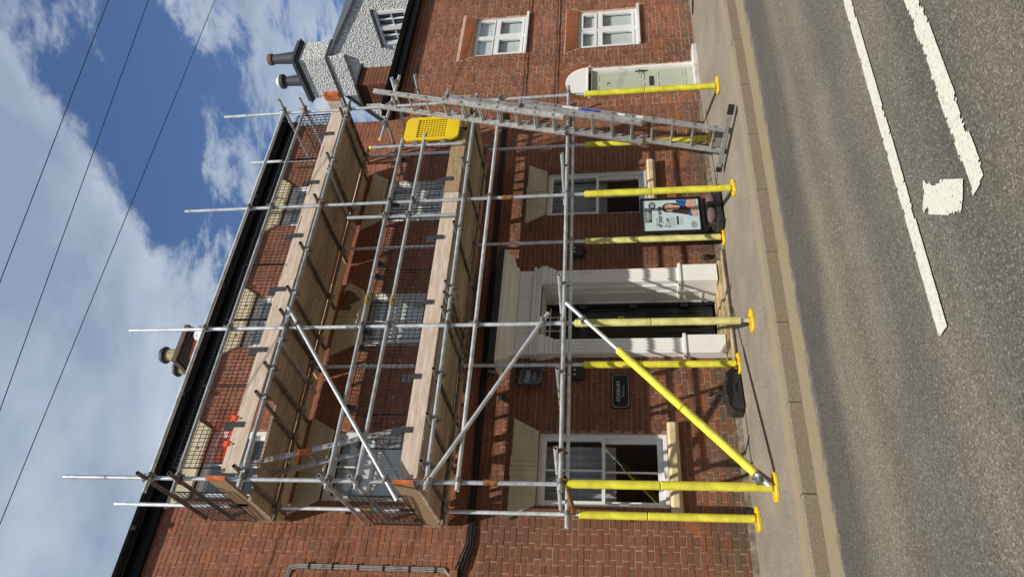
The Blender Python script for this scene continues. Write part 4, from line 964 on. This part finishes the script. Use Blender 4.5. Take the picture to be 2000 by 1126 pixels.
def guard(x, z, w, h, seed, label, y=-1.415, rot=0, spikes=False, hooks=True, grp='black wire guards hung along the scaffold rails'):
    t = thing('brick_guard', label, 'brick guard', (x, y, z), grp)
    mg = guard_mesh(w, h, seed, spikes).mesh('wire_panel', M['mesh'], False); o = link('wire_panel', mg, t)
    def sub(nm, me, lx, lz, ly=-.012): q = link(nm, me, t); q.location = (lx, ly, lz)
    sub('fixing_plate', plm, 0, -.03, -.032)
    for lx in (-w*.27, w*.25):
        for lz in (h*.28, h*.62): sub('tie_block', sqm, lx, lz)
    if hooks:
        for lx in (-w*.42, w*.42): sub('hook', hkm, lx, h-.04)
    if rot: t.rotation_euler = (0, 0, rot)
    return t
spots2 = [(3.475, 1.04), (4.49, .94), (5.42, .88), (6.34, .92), (7.36, 1.04), (8.40, 1.0)]
lab2 = ['black wire guard on the upper deck, above the orange netting at the left end', 'black wire guard on the upper deck crossing the left half of the middle top window',
        'black wire guard on the upper deck crossing the right edge of the middle top window', 'upper deck black wire guard crossing the left edge of the right hand top window',
        'upper deck black wire guard crossing the right half of the right hand top window', 'black wire guard on the upper deck front, last before the right end pole']
for k, (x, w) in enumerate(spots2): guard(x, 5.94, w, .62, k+1, lab2[k], spikes=True, hooks=False)
spots1 = [(4.10, .95), (5.16, 1.02), (6.22, 1.02), (7.3, 1.05)]
lab1 = ['black wire guard on the lower deck just left of the middle first floor window', 'black wire guard on the lower deck in front of the middle first floor window',
        'black wire guard on the lower deck between the middle and right hand first floor windows', 'black wire guard on the lower deck before the right hand window, beside the yellow gate']
for k, (x, w) in enumerate(spots1): guard(x, 3.90, w, .72, k+11, lab1[k])
guard(3.42, 3.9, .42, .5, 31, 'short black wire guard on the lower deck in front of the inner ladder foot')
guard(2.74, 5.98, .95, .62, 21, 'black wire guard across the left end of the upper deck, hooked on two dark tubes', -.75, rad(90), hooks=False)
guard(2.74, 3.86, .95, .62, 22, 'black wire guard across the left end of the lower deck beside two bare stub tubes', -.75, rad(90), hooks=False)
guard(8.99, 5.98, .98, .62, 23, 'black wire guard across the right end of the upper deck by the orange board end', -.85, rad(90), hooks=False)
guard(8.97, 3.93, .70, .62, 24, 'black wire guard across the right end of the lower deck behind the yellow gate', -.85, rad(90), hooks=False)
# orange debris netting on the upper deck
t = thing('debris_netting', 'orange plastic netting tied behind the wire guard at the left end of the upper deck', 'netting', (3.37, -1.39, 5.95))
b = MB(); o0 = Vector((3.37, -1.385, 5.95))
for k in range(-11, 12):
    for s_ in (1, -1):
        pts = []
        for j in range(12):
            z = .30*j/11; xx = k*.045+s_*.05*(j % 2-.5)
            if -.36 < xx < .36: pts.append(o0+Vector((xx, .01*math.sin(xx*9), z)))
        for a, c in zip(pts, pts[1:]): b.tube(a, c, .0026, 4, caps=False)
part(b, 'net', M['oplas'], t, False)
for x in (3.56, 3.24):
    b = MB(); b.box(x-.03, x+.03, -1.455, -1.38, 5.955, 6.01); b.box(x-.012, x+.012, -1.448, -1.44, 5.90, 5.955); part(b, 'clip', M['oplas'], t, False, bevel=.006)
b = MB(); b.box(3.06, 3.50, -1.388, -1.382, 5.952, 6.025); part(b, 'hem', M['oplas'], t, False)

# yellow swing gate at the ladder opening
g = thing('ladder_gate', 'bright yellow plastic safety gate with a grid of slots at the ladder opening', 'gate', (8.29, -1.50, 3.82))
gx0, gx1, gz0, gz1 = 8.06, 8.55, 3.80, 4.64
b = MB(); r_ = .07
def rrect(x0, x1, z0, z1, r, n=5):
    o = []
    for cx, cz, a in ((x1-r, z1-r, 0), (x0+r, z1-r, 90), (x0+r, z0+r, 180), (x1-r, z0+r, 270)):
        for i in range(n+1): t_ = rad(a+90*i/n); o.append((cx+r*math.cos(t_), cz+r*math.sin(t_)))
    return o
ou = rrect(gx0, gx1, gz0, gz1, .09); inn = rrect(gx0+.05, gx1-.05, gz0+.20, gz1-.20, .012); n = len(ou)
vs = [(p[0], y, p[1]) for y in (-1.53, -1.49) for q in (ou, inn) for p in q]
fs = []
for i in range(n):
    j = (i+1) % n; fs += [(i, n+i, n+j, j), (2*n+j, 3*n+j, 3*n+i, 2*n+i), (i, j, 2*n+j, 2*n+i), (n+j, n+i, 3*n+i, 3*n+j)]
b.add(vs, fs); gf = part(b, 'gate_frame', M['gate'], g, False, bevel=.008)
b = MB()
for i in range(1, 9):
    x = gx0+.05+(gx1-gx0-.10)*i/9; b.box(x-.006, x+.006, -1.520, -1.500, gz0+.20, gz1-.20)
for i in range(1, 10):
    z = gz0+.20+(gz1-gz0-.40)*i/10; b.box(gx0+.05, gx1-.05, -1.517, -1.503, z-.006, z+.006)
part(b, 'slot_grid', M['gate'], g, False)
for z in (4.02, 4.44):
    b = MB(); b.tube((8.0, -1.50, z-.04), (8.0, -1.50, z+.04), .036, 10); b.box(8.0, 8.07, -1.52, -1.49, z-.02, z+.02); part(b, 'hinge', M['coup'], g, False)
b = MB(); b.box(8.54, 8.58, -1.525, -1.495, 4.18, 4.26); part(b, 'latch', M['gate'], g, False)

# ---------------------------------------------------------------- ladders
def ladder_section(parent, B, T, d, w, t0, t1, off, nrm, m_, rung_t, sw=.030, sd=.068):
    B = Vector(B); T = Vector(T); ax = (T-B); Ln = ax.length; ax.normalize(); Mx = Matrix((d, nrm, ax)).transposed().to_4x4()
    for s_ in (-1, 1):
        c = B+d*s_*w/2+nrm*off; b = MB()
        Mx2 = Mx.copy(); Mx2.translation = c
        z0, z1 = t0*Ln, t1*Ln
        b.box(-sw/2+.008*s_*0, sw/2, -sd/2+.012, sd/2-.012, z0+.004, z1-.004, M=Mx2)      # web
        b.box(-sw/2-.004, sw/2+.004, -sd/2, -sd/2+.0118, z0, z1, M=Mx2); b.box(-sw/2-.004, sw/2+.004, sd/2-.0118, sd/2, z0, z1, M=Mx2)
        part(b, 'stile', m_, parent, False, bevel=.003)
    t = rung_t
    while t < t1*Ln-.06:
        if t > t0*Ln+.04:
            p = B+ax*t+nrm*off; b = MB(); b.tube(p-d*(w/2+.027), p+d*(w/2+.027), .0155, 10, hollow=True); part(b, 'rung', m_, parent)
        t += .274
Bv, Tv = Vector((7.571, -1.644, .03)), Vector((8.712, -1.92, 5.007)); dv = Vector((math.sin(.127), math.cos(.127), 0)); axv = (Tv-Bv).normalized(); dv = (dv-axv*dv.dot(axv)).normalized(); nv = dv.cross(axv).normalized()
if nv.x > 0: nv = -nv
lad = thing('extension_ladder', 'tall aluminium triple extension ladder leaning from the pavement to the lower deck', 'ladder', (7.571, -1.644, 0))
ladder_section(lad, Bv, Tv, dv, .44, .006, .563, 0, nv, M['alu'], .17)
ladder_section(lad, Bv, Tv, dv, .385, .2146, .779, .062, nv, M['alu'], .17+.274*4)
ladder_section(lad, Bv, Tv, dv, .33, .43, 1.0, .124, nv, M['alupaint'], .17+.274*8)
b = MB(); Mb = Matrix((dv, nv, axv)).transposed().to_4x4(); Mb.translation = Bv
b.box(-.60, .60, -.045, .03, -.015, .045, M=Mb); part(b, 'stabiliser_bar', M['alu'], lad, False, bevel=.006)
for s_ in (-1, 1):
    b = MB(); b.box(s_*.60-.055, s_*.60+.055, -.052, .037, -.03, .052, M=Mb); part(b, 'rubber_foot', M['rubber'], lad, False, bevel=.008)
    for tt, wd, of in ((.775, .41, .035), (.56, .44, .035), (.222, .41, .035)):
        p = Bv+axv*tt*5.12+dv*s_*(wd/2)+nv*of; b = MB(); Mq = Mb.copy(); Mq.translation = p; b.box(-.026, .026, -.085, .075, -.02, .02, M=Mq); part(b, 'guide_bracket', M['alu'], lad, False, bevel=.004)
Ms = Mb.copy(); Ms.translation = Bv-dv*.2395
for z0, z1, m_ in ((1.72, 1.98, 'stickerblue'), (1.37, 1.47, 'white'), (1.12, 1.22, 'white'), (2.02, 2.25, 'white')):
    b = MB(); b.box(-.0025, .0, -.018, .018, z0, z1, M=Ms); part(b, 'sticker', M[m_], lad, False)
il = thing('deck_ladder', 'short grey ladder with an orange band rising through the hatch between the decks', 'ladder', (3.72, -.82, 3.67))
Bi, Ti = Vector((3.735, -.825, 3.68)), Vector((3.145, -.825, 5.98)); di = Vector((0, 1, 0)); ai = (Ti-Bi).normalized(); ni = di.cross(ai)
ladder_section(il, Bi, Ti, di, .36, 0, 1, 0, ni, M['alu'], .2, .028, .06)
Mi = Matrix((di, ni, ai)).transposed().to_4x4(); Mi.translation = Bi-di*.18
b = MB(); b.box(-.0215, .0215, -.0325, .0325, 1.50, 1.68, M=Mi); part(b, 'orange_band', M['orange'], il, False)

# ---------------------------------------------------------------- signs, lamps, camera on the wall
def wall_sign(x0, x1, z0, z1, label, y=-.012, tiltx=0):
    t = thing('wall_sign', label, 'sign', ((x0+x1)/2, y, (z0+z1)/2), 'black dental signs on the brick wall')
    c = .022; w, h = x1-x0, z1-z0
    oc = lambda g, q: [(x0+g+q, z0+g), (x1-g-q, z0+g), (x1-g, z0+g+q), (x1-g, z1-g-q), (x1-g-q, z1-g), (x0+g+q, z1-g), (x0+g, z1-g-q), (x0+g, z0+g+q)]
    b = MB(); b.prism(oc(0, .012), y-.014, y+.010); part(b, 'board', M['signb'], t, False)
    b = MB(); o_, i_ = oc(.012, .03), oc(.0155, .0285); vs = [(p[0], y-.0155, p[1]) for p in o_+i_]; b.add(vs, [(i, (i+1) % 8, 8+(i+1) % 8, 8+i) for i in range(8)]); part(b, 'border', M['letter'], t, False)
    txt('FOXBURY', h*.30, M['letter'], 'lettering', t, (x0+x1)/2, (z0+z1)/2+h*.11, y-.0158, sx=.97, space=1.0, bold=-.0006)
    txt('DENTAL', h*.155, M['letter'], 'lettering', t, (x0+x1)/2, (z0+z1)/2-h*.17, y-.0158, sx=.9, space=1.55, bold=-.0004)
    return t
wall_sign(4.415, 4.915, 1.385, 1.62, 'black oblong dental sign with cut corners level with the ground floor window')
s2 = thing('hanging_sign', 'black dental sign projecting high on the wall beside the door cornice', 'sign', (4.9, -.3, 2.72))
SM = Matrix.Translation((4.99, -.02, 2.70)) @ Matrix.Rotation(rad(28), 4, 'Z')
def place_children(root, before, Mx):
    pass
b = MB(); w, h = .36, .31
b.prism([(-w+.02, -h/2), (-.02, -h/2), (0, -h/2+.02), (0, h/2-.02), (-.02, h/2), (-w+.02, h/2), (-w, h/2-.02), (-w, -h/2+.02)], -.02, .02, SM); part(b, 'board', M['signb'], s2, False)
b = MB(); o_ = [(-w+.03, -h/2+.012), (-.03, -h/2+.012), (-.012, -h/2+.03), (-.012, h/2-.03), (-.03, h/2-.012), (-w+.03, h/2-.012), (-w+.012, h/2-.03), (-w+.012, -h/2+.03)]
cxm = -w/2; i_ = [(cxm+(p[0]-cxm)*.98, p[1]*.98) for p in o_]
b.add([SM @ Vector((p[0], -.0215, p[1])) for p in o_+i_], [(i, (i+1) % 8, 8+(i+1) % 8, 8+i) for i in range(8)]); part(b, 'border', M['letter'], s2, False)
for s_, size, dz, sx_, sp_ in (('FOXBURY', .085, .035, .80, .95), ('DENTAL', .042, -.055, .9, 1.5)):
    o = txt(s_, size, M['letter'], 'lettering', s2, 0, 0, 0, sx=sx_, space=sp_, bold=-.0005); o.location = (SM @ Vector((-w/2, -.0222, dz)))-ploc(s2); o.rotation_euler = (0, 0, rad(28))
b = MB(); b.tube((4.86, -.01, 2.90), (4.70, -.16, 2.90), .012); b.tube((4.99, .0, 2.90), (4.86, -.09, 2.90), .010); b.box(4.93, 5.03, -.012, -.002, 2.6, 2.93); part(b, 'bracket', M['black'], s2)
def wall_lamp(x0, x1, z0, z1, label):
    t = thing('wall_light', label, 'wall light', ((x0+x1)/2, 0, (z0+z1)/2)); b = MB(); b.prism([(0, z0), (-.09, z0+.03), (-.10, z1-.02), (-.04, z1), (0, z1)], x0, x1, gw); part(b, 'housing', M['blplas'], t, False, bevel=.006)
    for k in (-1, 1):
        b = MB(); b.lathe([(.014, 0), (.012, .008), (0, .011)], ((x0+x1)/2+k*.035, -.098, z1-.07), 10, Matrix.Rotation(rad(90), 3, 'X')); part(b, 'lens', M['galv'], t)
wall_lamp(6.92, 7.12, 2.0, 2.23, 'black box light on the brick wall right of the door'); wall_lamp(4.82, 5.0, 1.97, 2.18, 'black box light on the brick wall left of the door between the two dental signs')
t = thing('security_camera', 'small black camera bracketed to the wall above the left ground floor window', 'camera', (4.5, 0, 3.03)); b = MB(); b.tube((4.46, -.16, 3.0), (4.56, -.02, 3.06), .035, 12); part(b, 'body', M['blplas'], t); b = MB(); b.box(4.54, 4.60, -.03, .0, 3.03, 3.13); part(b, 'bracket', M['blplas'], t, False)
t = thing('wall_socket', 'small black outdoor fitting low on the wall right of the door steps', 'wall fitting', (6.86, 0, .22)); b = MB(); b.box(6.82, 6.90, -.05, -.002, .18, .27); part(b, 'body', M['blplas'], t, False, bevel=.008); b = MB(); b.tube((6.86, -.05, .24), (6.86, -.075, .235), .02, 10); part(b, 'spout', M['blplas'], t)

# ---------------------------------------------------------------- swing poster sign with sandbag
ps = thing('poster_sign', 'black framed pavement sign with a pale dental poster showing a smiling woman', 'pavement sign', (7.40, -.42, 0))
PX0, PX1, PZ0, PZ1, PY = 7.01, 7.69, .275, 1.165, -.42
b = MB(); ringf(b, PX0, PX1, PZ0, PZ1, .040, PY-.025, PY+.025); part(b, 'frame', M['black'], ps, False, bevel=.006)
b = MB(); b.box(PX0+.04, PX1-.04, PY-.008, PY+.008, PZ0+.04, PZ1-.04); po = part(b, 'poster', M['paper'], ps, False)
ix0, ix1, iz0, iz1 = PX0+.045, PX1-.045, PZ0+.045, PZ1-.045; iw, ih = ix1-ix0, iz1-iz0
def flat(name, pts, m_, lay, parent=po):
    b = MB(); b.prism([(ix0+iw*p[0], iz0+ih*p[1]) for p in pts], PY-.0085-.0007*lay, PY-.008-.0007*lay); part(b, name, M[m_], parent, False)
def ell(cx, cz, rx, rz, n=22, a0=0, a1=360): return [(cx+rx*math.cos(rad(a0+(a1-a0)*i/n)), cz+rz*math.sin(rad(a0+(a1-a0)*i/n))) for i in range(n if a1-a0 == 360 else n+1)]
flat('brand_panel', [(.28, .845), (.69, .845), (.69, .965), (.28, .965)], 'pdark', 1)
flat('round_badge', ell(.83, .835, .125, .064), 'pdark', 1)
flat('hair', [(.60, .50), (.59, .56), (.61, .61), (.67, .645), (.75, .655), (.83, .64), (.89, .59), (.905, .53), (.90, .47), (.90, .42), (.88, .36), (.80, .28), (.66, .24), (.56, .20), (.50, .20), (.52, .27), (.55, .34), (.57, .42)], 'hair', 1)
flat('blouse', [(.45, .13), (.50, .21), (.60, .27), (.74, .31), (.86, .37), (.97, .40), (1.0, .39), (1.0, .06), (.56, .05)], 'blue', 2)
flat('blouse_fold', [(.58, .10), (.64, .22), (.70, .27), (.69, .16), (.66, .08)], 'bluedk', 3); flat('blouse_fold', [(.86, .18), (.89, .30), (.94, .37), (.93, .24)], 'bluedk', 3)
flat('neck', [(.68, .45), (.68, .35), (.74, .31), (.82, .36), (.83, .45)], 'skin', 3)
flat('hair_lock', [(.58, .48), (.63, .44), (.66, .38), (.74, .33), (.82, .33), (.78, .22), (.66, .15), (.54, .16), (.51, .22)], 'hair', 4)
flat('face', ell(.745, .525, .125, .098), 'skin', 5)
flat('fringe', [(.61, .53), (.61, .59), (.68, .635), (.78, .635), (.86, .60), (.885, .54), (.84, .585), (.77, .61), (.70, .605), (.645, .575)], 'hair', 6)
for cx in (.70, .80): flat('eye', ell(cx, .545, .020, .008, 12), 'hair', 6)
for cx in (.70, .80): flat('eyebrow', [(cx-.035, .565), (cx, .574), (cx+.035, .565), (cx, .567)], 'hair', 6)
flat('smile', [(.695, .482), (.748, .468), (.802, .482), (.748, .450)], 'lip', 6); flat('teeth', [(.708, .479), (.748, .470), (.790, .479), (.748, .461)], 'letter', 7)
flat('forearm', [(.42, .09), (.46, .02), (.95, .06), (1, .10), (1, .16), (.88, .14), (.56, .13)], 'skin', 5)
flat('hand', [(.70, .13), (.74, .20), (.82, .225), (.94, .21), (1, .19), (1, .05), (.80, .045)], 'skin', 6)
for k in range(3): flat('finger_line', [(.76, .085+k*.035), (.93, .07+k*.035), (.93, .075+k*.035), (.76, .091+k*.035)], 'lip', 7)
flat('seal', ell(.17, .10, .11, .058), 'pgrey', 1)
flat('price_panel', [(.18, .365), (.46, .365), (.46, .405), (.18, .405)], 'pdark', 1)
def ptxt(s, fx, fz, size, m_, sx=1, sp_=1, al='LEFT', bold=0): txt(s, size, M[m_], 'lettering', po, ix0+iw*fx, iz0+ih*fz, PY-.0105-.0008, al, sx, sp_, 0, bold)
ptxt('FOXBURY', .485, .915, .062, 'letter', .72, 1, 'CENTER'); ptxt('DENTAL', .485, .868, .026, 'letter', 1, 1.3, 'CENTER')
ptxt('book', .83, .848, .036, 'letter', 1, 1, 'CENTER', .0006); ptxt('now', .83, .815, .036, 'letter', 1, 1, 'CENTER', .0006)
ptxt('take care', .14, .765, .045, 'pgrey'); ptxt('of your smile', .11, .705, .095, 'pdark', .80, 1, 'LEFT', .0018)
ptxt('£1149', .10, .555, .082, 'pdark', .85, 1, 'LEFT', .0008); ptxt('from', .10, .615, .03, 'pgrey')
for k in range(4): flat('small_print', [(.12, .50-.022*k), (.46-.05*(k % 2), .50-.022*k), (.46-.05*(k % 2), .507-.022*k), (.12, .507-.022*k)], 'pgrey', 1)
for k in range(3): flat('small_print', [(.18, .335-.022*k), (.46-.06*(k % 2), .335-.022*k), (.46-.06*(k % 2), .341-.022*k), (.18, .341-.022*k)], 'pgrey', 1)
b = MB(); b.prism([(PX0+.08, .16), (PX1-.08, .16), (PX1-.02, .27), (PX0+.02, .27)], PY-.03, PY+.03); b.box(PX0+.05, PX1-.05, PY-.05, PY+.05, .245, .274); part(b, 'stem', M['blplas'], ps, False, bevel=.008)
b = MB(); z0 = zp(7.4, -.42); b.box(PX0-.01, PX1+.03, PY-.20, PY+.20, z0+.012, .11); b.prism([(PX0+.02, .11), (PX1, .11), (PX1-.06, .165), (PX0+.08, .165)], PY-.15, PY+.15); part(b, 'base', M['blplas'], ps, False, bevel=.03)
for x in (PX0+.03, PX1-.01):
    b = MB(); b.tube((x-.02, PY-.215, z0+.05), (x+.02, PY-.215, z0+.05), .045, 14); b.tube((x-.02, PY+.215, z0+.05), (x+.02, PY+.215, z0+.05), .045, 14); part(b, 'wheel', M['rubber'], ps)
sbm = MB()
for i in range(13):
    pass
def blob(b, cx, cy_, cz, rx, ry, rz, n=16, m_=9, seed=0):
    r = random.Random(seed); vs = []; fs = []
    for j in range(m_+1):
        ph = math.pi*j/m_
        for i in range(n):
            t_ = 2*math.pi*i/n; k = 1+.05*math.sin(3*t_+seed+j)
            sq = lambda v, e=.7: math.copysign(abs(v)**e, v)
            vs.append((cx+rx*k*sq(math.sin(ph))*sq(math.cos(t_)), cy_+ry*k*sq(math.sin(ph))*sq(math.sin(t_)), cz+rz*sq(math.cos(ph))))
    for j in range(m_):
        for i in range(n): fs.append((j*n+i, (j+1)*n+i, (j+1)*n+(i+1) % n, j*n+(i+1) % n))
    b.add(vs, fs)
sg = thing('sandbag', 'brown cloth sandbag strapped over the base of the poster sign', 'sandbag', (7.33, -.55, .15))
b = MB(); blob(b, 7.20, -.56, .155, .125, .085, .062, seed=1); blob(b, 7.46, -.56, .155, .135, .09, .065, seed=2); part(b, 'bag', M['sandbag'], sg)
b = MB(); b.box(7.315, 7.345, -.66, -.46, .10, .222); part(b, 'strap', M['blplas'], sg, False, bevel=.008)

# black weighted base with a stub stem
wb = thing('weighted_base', 'black plastic weighted sign base with a stub stem standing by the left yellow pole', 'sign base', (4.50, -.28, 0))
z0 = zp(4.5, -.3)
BM = Matrix.Translation((4.50, -.27, z0)) @ Matrix.Rotation(rad(6), 4, 'Z')
b = MB(); prof = [(-.28, .012), (.28, .012), (.28, .13), (.225, .19), (.12, .19), (.08, .22), (-.08, .22), (-.12, .19), (-.225, .19), (-.28, .13)]
b.prism(prof, -.13, .13, BM); bs = part(b, 'base', M['blplas'], wb, False, bevel=.010)
b = MB(); b.box(-.07, .05, -.142, -.128, .085, .12, M=BM); b.box(-.055, .035, -.147, -.1425, .094, .111, M=BM); part(b, 'hand_hole', M['rubber'], bs, False, bevel=.004)
b = MB(); 
for k in range(9): b.box(-.25+k*.062, -.243+k*.062, -.1345, -.1299, .02, .075, M=BM)
part(b, 'rib', M['blplas'], bs, False)
b = MB(); b.tube(BM @ Vector((0, 0, .21)), BM @ Vector((0, 0, .40)), .030, 12, .022); b.tube(BM @ Vector((-.04, 0, .385)), BM @ Vector((.04, 0, .385)), .026, 10); part(b, 'stem', M['blplas'], wb)

# ---------------------------------------------------------------- brick row added out of view, to cut sky fill and darken pane reflections
op = thing('shade_terrace', 'two storey brick terrace added out of view across the street to deepen the shade', 'houses', (5, -15.5, 0))
oh = []; ow_ = []
for k in range(14):
    x = -38+k*6.2; oh += [(x, x+1.1, .9, 2.4), (x+2.4, x+3.3, -.2, 2.1), (x, x+1.1, 3.6, 5.0), (x+2.3, x+3.4, 3.6, 5.0)]
ob = wall_with_holes(-40, 48, -.3, 7.2, oh, 0, .3, .12); ob.v = [(-p[0]+8, -15.5-p[1], p[2]) for p in ob.v]
part(ob, 'wall', M['brick_plain'], op, False)
for (a, c, d, e_) in oh:
    b = MB(); b.box(8-c, 8-a, -15.64, -15.60, d, e_); w_ = part(b, 'window' if d > 0 else 'door', M['glass_dark'] if d > 0 else M['black'], op, False)
    if d > 0:
        b = MB()
        for q in ((8-c, 8-c+.07), (8-a-.07, 8-a)): b.box(q[0], q[1], -15.599, -15.56, d, e_)
        b.box(8-c+.07, 8-a-.07, -15.599, -15.56, e_-.07, e_); b.box(8-c+.07, 8-a-.07, -15.599, -15.56, d, d+.07); b.box(8-c+.07, 8-a-.07, -15.598, -15.565, (d+e_)/2-.03, (d+e_)/2+.03)
        part(b, 'frame', M['upvc'], w_, False)
b = MB(); ypoly(b, [(-15.2, 7.15), (-18.6, 9.6), (-22, 7.15), (-22, 7.05), (-15.2, 7.05)], -40, 48); part(b, 'roof', M['slate'], op, False)
b = MB(); b.box(-40, 48, -22, -15.81, -.3, 7.04); part(b, 'rear_block', M['brick_plain'], op, False)

b = MB(); b.lathe([(.16, 0), (.16, .012), (.12, .012), (.115, .004), (0, .004)], (12.7, -.28, zp(12.7, -.28)), 16)
tag(part(b, 'drain_cover', M['rubber']), 'small dark drain cover in the pavement beyond the pale green door', 'drain cover')
b = MB(); b.prism([(-.075, -.09), (0, .075), (.02, .075), (.02, -.09)], -1.2, 5.0, gw); b.prism([(-.07, -.09), (0, .085), (.02, .085), (.02, -.09)], 6.83, 10.3, gw)
part(b, 'render_skirt', mat('skirt_render', (.17, .14, .10), .95, nscale=12, nvar=.4, bump=.6, dirt=6), bld, False, bevel=.015)

# ---------------------------------------------------------------- overhead wires
WL = ['topmost overhead wire crossing the sky, farthest from the roof', 'middle overhead wire crossing the sky', 'lowest overhead wire crossing the sky, nearest the roof']
for k, (p, q) in enumerate((((7.655, -4.397, 7.5), (3.917, -3.729, 7.5)), ((8.341, -3.951, 7.5), (2.878, -3.018, 7.5)), ((9.784, -3.013, 7.5), (1.964, -2.393, 7.5)))):
    s_ = 1.14; p = CAMP+(Vector(p)-CAMP)*s_; q = CAMP+(Vector(q)-CAMP)*s_; d = q-p
    b = MB(); b.tube(p-d*1.6, q+d*1.2, .006, 6); tag(part(b, 'overhead_wire', M['cable']), WL[k], 'wire', 'overhead wires')
